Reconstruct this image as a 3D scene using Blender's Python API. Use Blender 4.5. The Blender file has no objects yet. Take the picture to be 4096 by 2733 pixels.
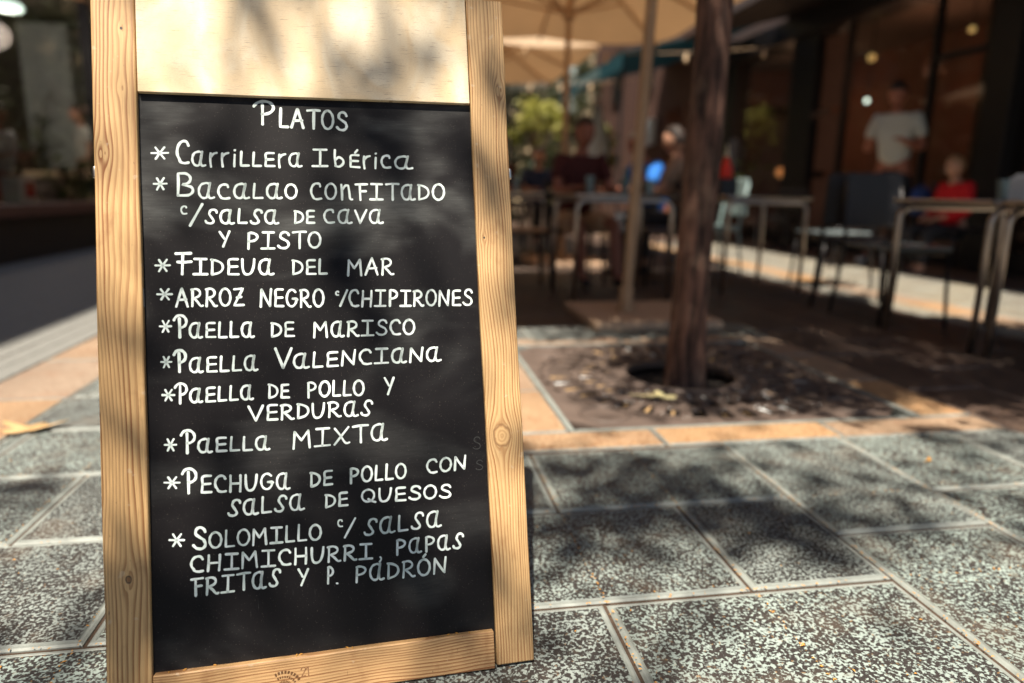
import bpy, bmesh, math, random
import numpy as np
from mathutils import Vector, Matrix, Euler
PI = math.pi
S = bpy.context.scene
COL = S.collection

# ---------------------------------------------------------------- camera
cd = bpy.data.cameras.new('camera'); cam = bpy.data.objects.new('camera', cd); COL.objects.link(cam)
cd.sensor_width = 36; cd.lens = 24.15; cd.clip_start = .05; cd.clip_end = 400
_r = Vector((0.9869870, -0.1601152, 0.0148225)); _u = Vector((0.0198057, 0.2125275, 0.9769543)); _f = Vector((0.1595755, 0.9639477, -0.2129331))
cam.matrix_world = Matrix(((_r.x, _u.x, -_f.x, 0), (_r.y, _u.y, -_f.y, 0), (_r.z, _u.z, -_f.z, .75), (0, 0, 0, 1)))
cd.dof.use_dof = True; cd.dof.focus_distance = 1.09; cd.dof.aperture_fstop = 1.45
S.camera = cam
# ---------------------------------------------------------------- sky, sun, exposure
SUN_DIR = Vector((0.40, 1.10, -2.45)).normalized()
w = bpy.data.worlds.new('World'); S.world = w; w.use_nodes = True
wn = w.node_tree; wn.nodes.clear()
sky = wn.nodes.new('ShaderNodeTexSky'); sky.sky_type = 'NISHITA'; sky.sun_disc = False
sky.sun_elevation = math.radians(64.5); sky.sun_rotation = math.radians(200)
sky.dust_density = 1.0; sky.ozone_density = 0.
bg = wn.nodes.new('ShaderNodeBackground'); bg.inputs['Strength'].default_value = SKY_STRENGTH = 0.05
wo = wn.nodes.new('ShaderNodeOutputWorld')
wn.links.new(sky.outputs[0], bg.inputs[0]); wn.links.new(bg.outputs[0], wo.inputs[0])
sl = bpy.data.lights.new('sun', 'SUN'); sl.energy = 5.0; sl.angle = math.radians(.53); sl.color = (1.0, .90, .76)
sun = bpy.data.objects.new('sun', sl); COL.objects.link(sun)
sun.rotation_euler = SUN_DIR.to_track_quat('-Z', 'Y').to_euler()
S.view_settings.view_transform = 'Standard'; S.view_settings.look = 'None'
S.view_settings.exposure = 0.9; S.view_settings.gamma = 1
S.view_settings.use_curve_mapping = False
S.cycles.max_bounces = 8; S.cycles.use_denoising = True

rng = random.Random(7)
# ================================================================ node helper
class T:
    """small helper that writes shader maths as python expressions"""
    def __init__(s, name):
        s.m = bpy.data.materials.new(name); s.m.use_nodes = True; s.t = s.m.node_tree
        s.b = s.t.nodes['Principled BSDF']; s.out = s.t.nodes['Material Output']
    def n(s, k): return s.t.nodes.new(k)
    def link(s, a, b): s.t.links.new(a, b)
    def put(s, sock, v):
        if isinstance(v, bpy.types.NodeSocket): s.link(v, sock)
        else: sock.default_value = v
    def ma(s, op, a, b=0., c=0., clamp=False):
        q = s.n('ShaderNodeMath'); q.operation = op; q.use_clamp = clamp
        s.put(q.inputs[0], a); s.put(q.inputs[1], b); s.put(q.inputs[2], c); return q.outputs[0]
    def obj(s): return s.n('ShaderNodeTexCoord').outputs['Object']
    def pos(s): return s.n('ShaderNodeNewGeometry').outputs['Position']
    def sep(s, v):
        q = s.n('ShaderNodeSeparateXYZ'); s.link(v, q.inputs[0]); return q.outputs[0], q.outputs[1], q.outputs[2]
    def comb(s, x, y, z):
        q = s.n('ShaderNodeCombineXYZ'); s.put(q.inputs[0], x); s.put(q.inputs[1], y); s.put(q.inputs[2], z); return q.outputs[0]
    def mp(s, v, scale=(1, 1, 1), loc=(0, 0, 0), rot=(0, 0, 0)):
        q = s.n('ShaderNodeMapping'); s.link(v, q.inputs[0]); q.inputs[1].default_value = loc
        q.inputs[2].default_value = rot; q.inputs[3].default_value = scale; return q.outputs[0]
    def noise(s, v, scale, det=2., rough=.5, dist=0.):
        q = s.n('ShaderNodeTexNoise'); s.link(v, q.inputs['Vector']); q.inputs['Scale'].default_value = scale
        q.inputs['Detail'].default_value = det; q.inputs['Roughness'].default_value = rough
        q.inputs['Distortion'].default_value = dist; return q.outputs[0]
    def vor(s, v, scale, feat='F1'):
        q = s.n('ShaderNodeTexVoronoi'); q.feature = feat; s.link(v, q.inputs['Vector']); q.inputs['Scale'].default_value = scale
        return q.outputs['Distance']
    def ss(s, x, a, b):          # linear step a..b, clamped
        q = s.n('ShaderNodeMapRange'); q.interpolation_type = 'SMOOTHSTEP'; s.put(q.inputs[0], x)
        q.inputs[1].default_value = a; q.inputs[2].default_value = b; return q.outputs[0]
    def mix(s, f, a, b):
        q = s.n('ShaderNodeMix'); q.data_type = 'RGBA'; s.put(q.inputs[0], f)
        for sk, v in ((q.inputs[6], a), (q.inputs[7], b)):
            if isinstance(v, bpy.types.NodeSocket): s.link(v, sk)
            else: sk.default_value = (*v[:3], 1)
        return q.outputs[2]
    def bump(s, h, strength=.3, dist=.002):
        q = s.n('ShaderNodeBump'); q.inputs['Strength'].default_value = strength; q.inputs['Distance'].default_value = dist
        s.link(h, q.inputs['Height']); s.link(q.outputs[0], s.b.inputs['Normal']); return q
    def fin(s, col=None, rough=None, metal=None, spec=None):
        if col is not None: s.put(s.b.inputs['Base Color'], col if isinstance(col, bpy.types.NodeSocket) else (*col[:3], 1))
        if rough is not None: s.put(s.b.inputs['Roughness'], rough)
        if metal is not None: s.b.inputs['Metallic'].default_value = metal
        if spec is not None: s.b.inputs['Specular IOR Level'].default_value = spec
        return s.m

def plain(name, col, rough=.6, metal=0., var=.25, scale=12., bump=0., spec=.5):
    t = T(name); p = t.obj(); f = t.noise(p, scale, 4, .6)
    a = tuple(c*(1-var) for c in col); b = tuple(min(1, c*(1+var)) for c in col)
    if bump: t.bump(t.noise(p, scale*6, 3), bump, .003)
    return t.fin(t.mix(f, a, b), rough, metal, spec)

def wood(name, light, dark, freq, knots=(), along='z', seed=0., dens=0., wob=.010, rough=.55, warm=None, strength=1., soft=(.30, .90)):
    """growth rings flowing round knots; grain runs along the given object axis"""
    t = T(name); x, y, z = t.sep(t.obj())
    if along == 'x': x, z = z, x
    if along == 'y': x, z = x, y
    base = t.comb(t.ma('MULTIPLY', x, 9.), t.ma('ADD', t.ma('MULTIPLY', y, 5.), seed), t.ma('MULTIPLY', z, 2.2))
    phi = t.ma('ADD', x, t.ma('MULTIPLY', t.ma('SUBTRACT', t.noise(base, 1., 2., .5), .5), wob*2))
    fine = t.comb(t.ma('MULTIPLY', x, 60.), seed, t.ma('MULTIPLY', z, 14.))
    phi = t.ma('ADD', phi, t.ma('MULTIPLY', t.ma('SUBTRACT', t.noise(fine, 1., 2.), .5), .0016))
    kmask = None
    for kx, kz, a, kind in knots:
        dx = t.ma('SUBTRACT', x, kx); dz = t.ma('MULTIPLY', t.ma('SUBTRACT', z, kz), .42 if kind != 'ring' else .6)
        r2 = t.ma('ADD', t.ma('MULTIPLY', dx, dx), t.ma('MULTIPLY', dz, dz))
        phi = t.ma('SUBTRACT', phi, t.ma('MULTIPLY', dx, t.ma('DIVIDE', a*a, t.ma('ADD', r2, a*a*.35))))
        rr = t.ma('SQRT', t.ma('ADD', t.ma('MULTIPLY', dx, dx), t.ma('MULTIPLY', t.ma('POWER', t.ma('MULTIPLY', t.ma('SUBTRACT', z, kz), .8), 2.), 1.)))
        rr = t.ma('ADD', rr, t.ma('MULTIPLY', t.ma('SUBTRACT', t.noise(t.obj(), 90., 2.), .5), a*.4))
        if kind != 'bulge': kmask = (kmask or []) + [(kind, a, rr)]
    if dens: phi = t.ma('ADD', phi, t.ma('MULTIPLY', t.ma('MULTIPLY', phi, phi), dens))
    u = t.ma('MULTIPLY', phi, freq); fr = t.ma('FRACT', u)
    line = t.ma('MULTIPLY', t.ss(fr, *soft), t.ma('SUBTRACT', 1., t.ss(fr, .95, 1.)))
    # strength of the dark wood changes from ring to ring
    ringn = t.noise(t.comb(t.ma('FLOOR', u), seed, t.ma('MULTIPLY', z, 1.5)), 1.7, 1.)
    line = t.ma('MULTIPLY', line, t.ma('MULTIPLY_ADD', t.ss(ringn, .25, .75), .6, .4*strength), clamp=True)
    blot = t.noise(base, .7, 3.)
    fib = t.noise(t.comb(t.ma('MULTIPLY', x, 900.), t.ma('MULTIPLY', y, 900.), t.ma('MULTIPLY', z, 25.)), 1., 2.)
    l2 = warm or tuple(c*.82 for c in light)
    c = t.mix(t.ss(blot, .35, .65), light, l2)
    c = t.mix(line, c, dark)
    c = t.mix(t.ma('MULTIPLY', t.ss(fib, .35, .75), .28), c, tuple(v*.55 for v in dark))
    for kind, a, rr in (kmask or []):
        if kind == 'dark':
            ring = t.ma('MULTIPLY', t.ss(rr, a*.25, a*.42), t.ma('SUBTRACT', 1., t.ss(rr, a*.42, a*.62)))
            ins = t.ma('SUBTRACT', 1., t.ss(rr, a*.25, a*.5))
            c = t.mix(t.ma('MULTIPLY', ins, .75), c, tuple(v*.75 for v in dark)); c = t.mix(t.ma('MULTIPLY', ring, .9), c, (.035, .02, .012))
        elif kind == 'pin':
            c = t.mix(t.ma('SUBTRACT', 1., t.ss(rr, a*.3, a*.6)), c, (.03, .02, .015))
        else:
            rg = t.ma('SINE', t.ma('MULTIPLY', rr, 1150.))
            ins = t.ma('SUBTRACT', 1., t.ss(rr, a*.8, a*1.05))
            kc = t.mix(t.ma('MULTIPLY_ADD', rg, .16, .30), light, dark)
            c = t.mix(ins, c, kc)
            edge = t.ma('MULTIPLY', t.ss(rr, a*.75, a*.92), t.ma('SUBTRACT', 1., t.ss(rr, a*.92, a*1.1)))
            c = t.mix(t.ma('MULTIPLY', edge, .6), c, tuple(v*.5 for v in dark))
    # pinholes, bruises, and grime rubbed into the foot of an upright
    pp = t.obj()
    c = t.mix(t.ma('MULTIPLY', t.ss(t.noise(t.mp(pp, (1, 1, .35)), 230., 2.), .72, .78), .6), c, (.05, .025, .01))
    c = t.mix(t.ma('MULTIPLY', t.ss(t.noise(t.mp(pp, (1, 1, .5)), 24., 4., .6), .56, .74), .38), c, tuple(v*.8 for v in dark))
    c = t.mix(t.ma('MULTIPLY', t.ss(t.noise(pp, 60., 3.), .66, .72), .25), c, (.75, .66, .50))
    if along == 'z': c = t.mix(t.ma('MULTIPLY', t.ma('SUBTRACT', 1., t.ss(t.ma('ADD', z, t.ma('MULTIPLY', t.noise(pp, 30., 3.), .06)), .03, .12)), .5), c, (.12, .07, .035))
    t.bump(t.ma('ADD', t.ma('MULTIPLY', line, -.6), fib), .25, .0008)
    t.b.inputs['Coat Weight'].default_value = .15; t.b.inputs['Coat Roughness'].default_value = .35
    return t.fin(c, rough)

# ================================================================ mesh helper
class MB:
    def __init__(s): s.v = []; s.f = []; s.mi = []; s.cur = 0
    def add(s, vs, fs):
        o = len(s.v); s.v += [tuple(v) for v in vs]
        for f in fs: s.f.append(tuple(i+o for i in f)); s.mi.append(s.cur)
    def box(s, x0, x1, y0, y1, z0, z1, M=None):
        vs = [Vector((x, y, z)) for z in (z0, z1) for y in (y0, y1) for x in (x0, x1)]
        if M is not None: vs = [M @ v for v in vs]
        s.add(vs, [(0, 2, 3, 1), (4, 5, 7, 6), (0, 1, 5, 4), (2, 6, 7, 3), (0, 4, 6, 2), (1, 3, 7, 5)]); return s
    def bar(s, a, b, w, d, upv=(0, 0, 1)):
        a = Vector(a); b = Vector(b); t = (b-a).normalized(); u = Vector(upv)
        if abs(t.dot(u)) > .97: u = Vector((1, 0, 0))
        x = t.cross(u).normalized(); y = x.cross(t)
        vs = [p + x*sx*w/2 + y*sy*d/2 for p in (a, b) for sx, sy in ((-1, -1), (1, -1), (1, 1), (-1, 1))]
        s.add(vs, [(0, 1, 2, 3), (7, 6, 5, 4), (0, 4, 5, 1), (1, 5, 6, 2), (2, 6, 7, 3), (3, 7, 4, 0)]); return s
    def tube(s, pts, r, n=10, cap=True):
        pts = [Vector(p) for p in pts]; rs = r if isinstance(r, (list, tuple)) else [r]*len(pts); rings = []
        ref = Vector((0, 0, 1))
        t0 = (pts[1]-pts[0]).normalized()
        if abs(t0.dot(ref)) > .9: ref = Vector((1, 0, 0))
        x = t0.cross(ref).normalized()
        for i, p in enumerate(pts):
            t = (pts[min(i+1, len(pts)-1)] - pts[max(i-1, 0)]).normalized()
            x = (x - t*x.dot(t)).normalized(); y = t.cross(x)
            rings.append([p + (x*math.cos(2*PI*k/n) + y*math.sin(2*PI*k/n))*rs[i] for k in range(n)])
        vs = [v for rg in rings for v in rg]
        fs = [(i*n+k, i*n+(k+1) % n, (i+1)*n+(k+1) % n, (i+1)*n+k) for i in range(len(pts)-1) for k in range(n)]
        if cap: fs += [tuple(reversed(range(n))), tuple(range((len(pts)-1)*n, len(pts)*n))]
        s.add(vs, fs); return s
    def lathe(s, prof, c=(0, 0, 0), n=20):
        vs = []; fs = []
        for r, z in prof:
            vs += [(c[0]+r*math.cos(2*PI*k/n), c[1]+r*math.sin(2*PI*k/n), c[2]+z) for k in range(n)]
        fs = [(i*n+k, i*n+(k+1) % n, (i+1)*n+(k+1) % n, (i+1)*n+k) for i in range(len(prof)-1) for k in range(n)]
        fs += [tuple(reversed(range(n))), tuple(range((len(prof)-1)*n, len(prof)*n))]
        s.add(vs, fs); return s
    def mesh(s, name, mats):
        me = bpy.data.meshes.new(name); me.from_pydata(s.v, [], s.f)
        for m in (mats if isinstance(mats, (list, tuple)) else [mats]): me.materials.append(m)
        if max(s.mi or [0]): me.polygons.foreach_set('material_index', s.mi)
        me.update(); return me
    def build(s, name, mats, parent=None, bevel=0., smooth=False, kind=None, label=None):
        return link(name, s.mesh(name, mats), parent, bevel, smooth, kind, label)

def link(name, me, parent=None, bevel=0., smooth=False, kind=None, label=None):
    o = bpy.data.objects.new(name, me); COL.objects.link(o)
    if parent is not None: o.parent = parent
    if bevel:
        b = o.modifiers.new('b', 'BEVEL'); b.width = bevel; b.segments = 2; b.limit_method = 'ANGLE'; b.angle_limit = math.radians(40)
    if smooth:
        me.polygons.foreach_set('use_smooth', [True]*len(me.polygons))
        if smooth != 'all': me.set_sharp_from_angle(angle=math.radians(40))
    if kind: o['kind'] = kind
    if label: o['label'] = label
    return o
def tag(o, label, cat, group=None):
    o['label'] = label; o['category'] = cat
    if group: o['group'] = group
    return o
def thing(name, label, cat, loc=(0, 0, 0), rz=0., group=None):
    o = bpy.data.objects.new(name, None); COL.objects.link(o); o.empty_display_size = .1
    o.location = loc; o.rotation_euler = (0, 0, rz); return tag(o, label, cat, group)
def dup(o, loc, rz, label, group=None):
    def cp(a, par):
        c = a.copy(); COL.objects.link(c); c.parent = par
        for ch in KIDS.get(a.name, []) or [q for q in bpy.data.objects if q.parent == a]: cp(ch, c)
        return c
    kids = [q for q in bpy.data.objects if q.parent == o]
    r = o.copy(); COL.objects.link(r); r.location = loc; r.rotation_euler = (0, 0, rz); r['label'] = label
    if group: r['group'] = group
    for k in kids: cp(k, r)
    return r
KIDS = {}
# ================================================================ materials
def speckle(name, light, dark, scale=105., warm=(.30, .20, .12), th=.5):
    t = T(name); p = t.pos()
    big = t.noise(p, 3.5, 3.)
    n1 = t.noise(p, scale, 2.2, .55, .35)
    n1 = t.ma('ADD', n1, t.ma('MULTIPLY', t.ma('SUBTRACT', t.noise(p, 14., 2.), .5), .18))
    f = t.ss(n1, th-.06, th+.06)
    c = t.mix(f, dark, t.mix(t.ss(big, .3, .7), light, tuple(v*.78 for v in light)))
    c = t.mix(t.ma('MULTIPLY', t.ss(t.noise(p, scale*.7, 2., .5), .66, .72), .7), c, warm)
    c = t.mix(t.ma('MULTIPLY', t.ss(t.noise(p, 28., 3.), .62, .75), .25), c, (.16, .11, .07))
    # scattered blotches of old gum and grime
    c = t.mix(t.ma('MULTIPLY', t.ma('SUBTRACT', 1., t.ss(t.vor(p, 2.3), .035, .05)), .55), c, (.30, .25, .19))
    oi = t.n('ShaderNodeObjectInfo').outputs['Random']
    hv = t.n('ShaderNodeHueSaturation'); t.link(c, hv.inputs['Color']); t.put(hv.inputs['Value'], t.ma('MULTIPLY_ADD', oi, .30, .80)); t.put(hv.inputs['Saturation'], t.ma('MULTIPLY_ADD', oi, .5, .8)); c = hv.outputs[0]
    worn = t.ss(t.noise(p, 5.5, 4., .6), .50, .70); c = t.mix(t.ma('MULTIPLY', worn, .22), c, tuple(v*.62+.05 for v in warm))
    c = t.mix(t.ma('MULTIPLY', t.ss(t.noise(p, 9., 4., .65, 1.), .60, .72), .35), c, (.06, .045, .035))
    t.bump(n1, .35, .0012)
    return t.fin(c, t.ma('MULTIPLY_ADD', f, .18, .42), spec=.45)
M = {}
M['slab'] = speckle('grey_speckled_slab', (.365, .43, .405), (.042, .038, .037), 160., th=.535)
M['rim'] = plain('smooth_slab_edge', (.27, .295, .275), .5, var=.6, scale=17, bump=.3)
M['mortar'] = plain('brown_joint', (.075, .048, .032), .9, var=.6, scale=60, bump=.6)
M['peach'] = speckle('peach_granite', (.48, .34, .225), (.19, .095, .05), 130., (.45, .16, .05), .44)
M['panot'] = plain('small_grey_paver', (.215, .215, .20), .7, var=.3, scale=14, bump=.3)
M['shadeslab'] = speckle('shaded_terrace_slab', (.125, .088, .072), (.035, .022, .018), 120.)  # terrace paving with the parasol and awning shade put into its colour
M['strip'] = speckle('sunlit_terrace_slab', (.40, .38, .31), (.13, .11, .09), 120.)  # lit copy of the terrace paving, kept pale where the sun strip falls
PINE_L = (.78, .50, .225); PINE_D = (.25, .078, .014)
M['postL'] = wood('pine_left_post', PINE_L, PINE_D, 225, [(.033, .202, .0085, 'dark'), (.042, 1.022, .0045, 'pin'), (.013, .83, .0075, 'bulge'), (.040, .93, .005, 'bulge')], seed=3.1, dens=-5., wob=.020)
M['postR'] = wood('pine_right_post', (.80, .53, .25), (.30, .105, .024), 235, [(.5963, .372, .015, 'ring'), (.5823, .70, .004, 'pin'), (.6203, .95, .008, 'bulge')], seed=8.4, wob=.022)
M['rail'] = wood('pine_bottom_rail', (.60, .37, .17), (.20, .065, .016), 185, [], along='x', seed=5.5, wob=.034, warm=(.40, .25, .12), rough=.65)
M['back'] = wood('pine_back_frame', (.5, .32, .15), (.25, .11, .04), 200, [], seed=2.2)
def plywood():
    t = T('birch_plywood'); x, y, z = t.sep(t.obj())
    dash = t.noise(t.comb(t.ma('MULTIPLY', x, 38.), 0., t.ma('MULTIPLY', z, 1050.)), 1., 2., .5)
    cl = t.noise(t.comb(t.ma('MULTIPLY', x, 14.), 3., t.ma('MULTIPLY', z, 7.)), 1., 3., .5, 1.4)
    gate = t.noise(t.comb(t.ma('MULTIPLY', x, 30.), 9., t.ma('MULTIPLY', z, 60.)), 1., 2.)
    c = t.mix(t.ss(cl, .35, .68), (.86, .66, .40), (.93, .80, .58))
    c = t.mix(t.ma('MULTIPLY', t.ma('MULTIPLY', t.ss(dash, .60, .68), .7), t.ss(gate, .38, .55)), c, (.30, .15, .05))
    c = t.mix(t.ma('MULTIPLY', t.ss(t.noise(t.comb(t.ma('MULTIPLY', x, 300.), 1., t.ma('MULTIPLY', z, 900.)), 1., 2.), .4, .7), .25), c, (.62, .42, .22))
    t.b.inputs['Coat Weight'].default_value = .3; t.b.inputs['Coat Roughness'].default_value = .28
    return t.fin(c, .45)
M['ply'] = plywood()
def chalkboard():
    t = T('chalkboard_black'); p = t.obj(); x, y, z = t.sep(p)
    sm = t.noise(t.mp(p, (3.2, 1, 6.5), (1.3, 0, .4)), 1., 3., .6, .5)
    st = t.noise(t.mp(p, (26, 1, 240), rot=(0, .16, 0)), 1., 4., .7)
    sm2 = t.ma('MULTIPLY', t.ss(sm, .46, .70), t.ma('MULTIPLY_ADD', t.ss(st, .3, .75), .42, .55))
    top = t.ss(z, .30, .80)
    sm2 = t.ma('MULTIPLY', sm2, t.ma('MULTIPLY_ADD', top, .75, .25))
    # the pale rubbed patch at the lower right
    dx = t.ma('DIVIDE', t.ma('SUBTRACT', x, .46), .06); dz = t.ma('DIVIDE', t.ma('SUBTRACT', z, .145), .05)
    patch = t.ma('SUBTRACT', 1., t.ss(t.ma('ADD', t.ma('MULTIPLY', dx, dx), t.ma('MULTIPLY', dz, dz)), 0., 1.))
    sm2 = t.ma('ADD', sm2, t.ma('MULTIPLY', patch, t.ma('MULTIPLY', st, .45)))
    c = t.mix(t.ma('MULTIPLY', sm2, .8, clamp=True), (.0080, .0070, .0080), (.125, .130, .128))
    scr = t.noise(t.mp(p, (900, 1, 26), rot=(0, 1.1, 0)), 1., 1.)
    scg = t.noise(p, 22., 2.)
    c = t.mix(t.ma('MULTIPLY', t.ma('MULTIPLY', t.ss(scr, .73, .78), t.ss(scg, .52, .66)), .25), c, (.25, .25, .24))
    sp = t.noise(p, 620., 1.)
    c = t.mix(t.ma('MULTIPLY', t.ss(sp, .72, .77), .35), c, (.30, .26, .22))
    t.bump(t.noise(p, 900., 2.), .12, .0006)
    return t.fin(c, t.ma('MULTIPLY_ADD', sm2, .25, .5), spec=.18)
M['board'] = chalkboard()
def chalk():
    t = T('chalk_marker_white'); p = t.obj()
    a = t.noise(p, 26., 2.); b = t.noise(t.mp(p, (700, 1, 700)), 1., 2.)
    c = t.mix(t.ss(a, .38, .62), (.60, .70, .68), (.86, .95, .94))
    c = t.mix(t.ma('MULTIPLY', t.ss(b, .55, .72), .35), c, (.34, .38, .37))
    return t.fin(c, .7)
M['chalk'] = chalk()
M['ghost'] = plain('wiped_chalk', (.03, .032, .032), .7, var=.6, scale=200)
M['stamp'] = plain('burnt_stamp', (.25, .125, .055), .8, var=.5, scale=300)
M['steel'] = plain('zinc_steel', (.55, .54, .5), .35, 1., var=.15)
M['alu'] = plain('brushed_aluminium', (.60, .54, .48), .33, 1., var=.12, scale=40)
M['blackmetal'] = plain('black_metal', (.018, .016, .018), .4, 0., var=.3)
M['blackrattan'] = plain('black_plastic', (.022, .022, .026), .45, var=.4, scale=90, bump=.4)
M['seatwood'] = plain('brown_seat', (.30, .15, .07), .4, var=.3)
M['seatgrey'] = plain('grey_seat', (.17, .21, .22), .22, var=.2)
M['palemetal'] = plain('pale_enamel', (.28, .38, .38), .35, var=.12)
M['tan'] = plain('tan_painted_pole', (.52, .34, .20), .55, var=.25, scale=9)
M['base'] = plain('tan_concrete_base', (.62, .43, .29), .8, var=.2, scale=25, bump=.4)
M['iron'] = plain('rusted_cast_iron', (.135, .10, .083), .6, .1, var=.6, scale=9, bump=.6)
M['soil'] = plain('dark_soil', (.008, .005, .004), .95, var=.6, scale=60, bump=.8)
def bark():
    t = T('brown_bark'); p = t.obj()
    n = t.noise(t.mp(p, (30, 30, 4.)), 1., 5., .65); b = t.noise(p, 7., 3.)
    c = t.mix(t.ss(n, .35, .68), (.035, .018, .013), (.25, .125, .085))
    c = t.mix(t.ma('MULTIPLY', t.ss(b, .5, .7), .5), c, (.25, .16, .11))
    t.bump(n, 1., .03); return t.fin(c, .85)
M['bark'] = bark()
def leafmat(name, a, b, tr=.35):
    t = T(name); n = t.noise(t.pos(), 2.2, 3.); c = t.mix(t.ss(n, .35, .65), a, b)
    t.fin(c, .5); tl = t.n('ShaderNodeBsdfTranslucent'); t.link(c, tl.inputs[0])
    mx = t.n('ShaderNodeMixShader'); mx.inputs[0].default_value = tr
    t.link(t.b.outputs[0], mx.inputs[1]); t.link(tl.outputs[0], mx.inputs[2]); t.link(mx.outputs[0], t.out.inputs[0]); return t.m
M['leaf'] = leafmat('green_leaves', (.045, .075, .02), (.10, .13, .03))
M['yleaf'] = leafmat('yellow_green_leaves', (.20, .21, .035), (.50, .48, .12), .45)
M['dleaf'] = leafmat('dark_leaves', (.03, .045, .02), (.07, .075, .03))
def cloth(name, col, tr, rough=.8):
    t = T(name); n = t.noise(t.obj(), 3., 3.); c = t.mix(n, tuple(v*.88 for v in col), tuple(min(1, v*1.08) for v in col))
    t.fin(c, rough); tl = t.n('ShaderNodeBsdfTranslucent'); t.link(c, tl.inputs[0])
    mx = t.n('ShaderNodeMixShader'); mx.inputs[0].default_value = tr
    t.link(t.b.outputs[0], mx.inputs[1]); t.link(tl.outputs[0], mx.inputs[2]); t.link(mx.outputs[0], t.out.inputs[0]); return t.m
M['canvas'] = cloth('cream_canvas', (.68, .53, .37), .50)
M['teal'] = cloth('teal_canvas', (.02, .13, .17), .3)
M['tealpale'] = cloth('pale_teal_band', (.25, .38, .38), .3)
M['whitecloth'] = cloth('white_canvas', (.75, .78, .76), .3)
def glass(name, tint=(.55, .55, .55), refl=.12, rough=.01):
    t = T(name); tr = t.n('ShaderNodeBsdfTransparent'); tr.inputs[0].default_value = (*tint, 1)
    g = t.n('ShaderNodeBsdfGlossy'); g.inputs['Roughness'].default_value = rough
    lw = t.n('ShaderNodeLayerWeight'); lw.inputs[0].default_value = .5
    f = t.ma('MULTIPLY_ADD', t.ma('POWER', lw.outputs['Facing'], 4.), .9, .03+refl, clamp=True)
    mx = t.n('ShaderNodeMixShader'); t.link(f, mx.inputs[0]); t.link(tr.outputs[0], mx.inputs[1]); t.link(g.outputs[0], mx.inputs[2])
    t.link(mx.outputs[0], t.out.inputs[0]); return t.m
M['glassL'] = glass('shop_glass', (.82, .80, .77), .09)
M['glassR'] = glass('cafe_glass', (.88, .84, .80), .0)
def emis(name, col, st):
    t = T(name); t.b.inputs['Emission Color'].default_value = (*col, 1); t.b.inputs['Emission Strength'].default_value = st
    return t.fin(col, .5)
M['lampwhite'] = emis('lit_lamp', (.75, 1., .92), 2.2)
M['lampwarm'] = emis('lit_globe', (1., .75, .28), .32)
M['lampsoft'] = emis('lit_warm_lamp', (1., .45, .16), .28)
M['bulb'] = plain('unlit_bulb', (.75, .55, .35), .3)
M['wallbrown'] = plain('brown_stone_wall', (.15, .075, .055), .8, var=.3, scale=5, bump=.3)
M['wallcream'] = plain('cream_render', (.62, .50, .32), .85, var=.12, scale=3)
M['wallblue'] = plain('pale_blue_render', (.40, .47, .47), .85, var=.1, scale=3)
M['wallgrey'] = plain('grey_brown_render', (.12, .085, .08), .85, var=.25, scale=4)
M['frameblack'] = plain('black_frame', (.008, .007, .009), .5)
M['interior'] = plain('brown_interior', (.13, .058, .04), .8, var=.5, scale=2)
M['interiordark'] = plain('dark_interior', (.12, .095, .085), .8, var=.3, scale=2)
M['fascia'] = wood('shop_fascia', (.34, .20, .10), (.16, .08, .035), 60, [], along='y', seed=1.)
M['ledge'] = plain('brown_ledge', (.10, .045, .035), .6, var=.3)
M['plinth'] = plain('dark_plinth', (.012, .009, .01), .6, var=.3)
M['skin'] = plain('skin', (.50, .27, .18), .55, var=.1)
M['skindark'] = plain('tanned_skin', (.34, .13, .085), .55, var=.1)
def shirt(name, col, var=.1, scale=8): return plain(name, col, .85, var=var, scale=scale)
M['maroon'] = shirt('maroon_cotton', (.075, .014, .014)); M['beige'] = shirt('beige_cotton', (.55, .39, .27))
M['blue'] = shirt('bright_blue_cotton', (.02, .17, .62)); M['tanshirt'] = shirt('tan_cotton', (.36, .24, .17))
M['white'] = shirt('white_cotton', (.52, .54, .50)); M['redj'] = shirt('red_cotton', (.58, .008, .015)); M['navy'] = shirt('navy_cotton', (.02, .035, .09))
M['dark'] = shirt('dark_trousers', (.02, .02, .025)); M['floral'] = shirt('patterned_cotton', (.38, .40, .42), .9, 22)
M['hairdark'] = plain('dark_hair', (.025, .015, .012), .6); M['hairblond'] = plain('blond_hair', (.34, .20, .10), .6); M['hairgrey'] = plain('grey_hair', (.5, .5, .5), .6)
M['shoe'] = plain('dark_shoe', (.015, .013, .018), .5); M['whiteshoe'] = plain('white_shoe', (.7, .75, .76), .5)
M['redbottle'] = plain('red_plastic', (.90, .035, .012), .3, var=.05); M['nozzle'] = plain('cream_plastic', (.80, .72, .5), .4, var=.05)
M['paper'] = plain('white_paper', (.84, .88, .88), .7, var=.06)
M['dryleaf'] = plain('dry_yellow_leaf', (.52, .34, .16), .7, var=.3, scale=40); M['paleleaf'] = plain('pale_leaf', (.80, .72, .38), .6, var=.2, scale=40)
M['seed'] = plain('orange_seed_husk', (.60, .30, .06), .7, var=.4, scale=80)

# ================================================================ ground and paving
g = MB(); g.box(-60, 60, -60, 80, -.30, -.058); ground = g.build('ground', M['mortar'], kind='structure')
pave = MB()
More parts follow.
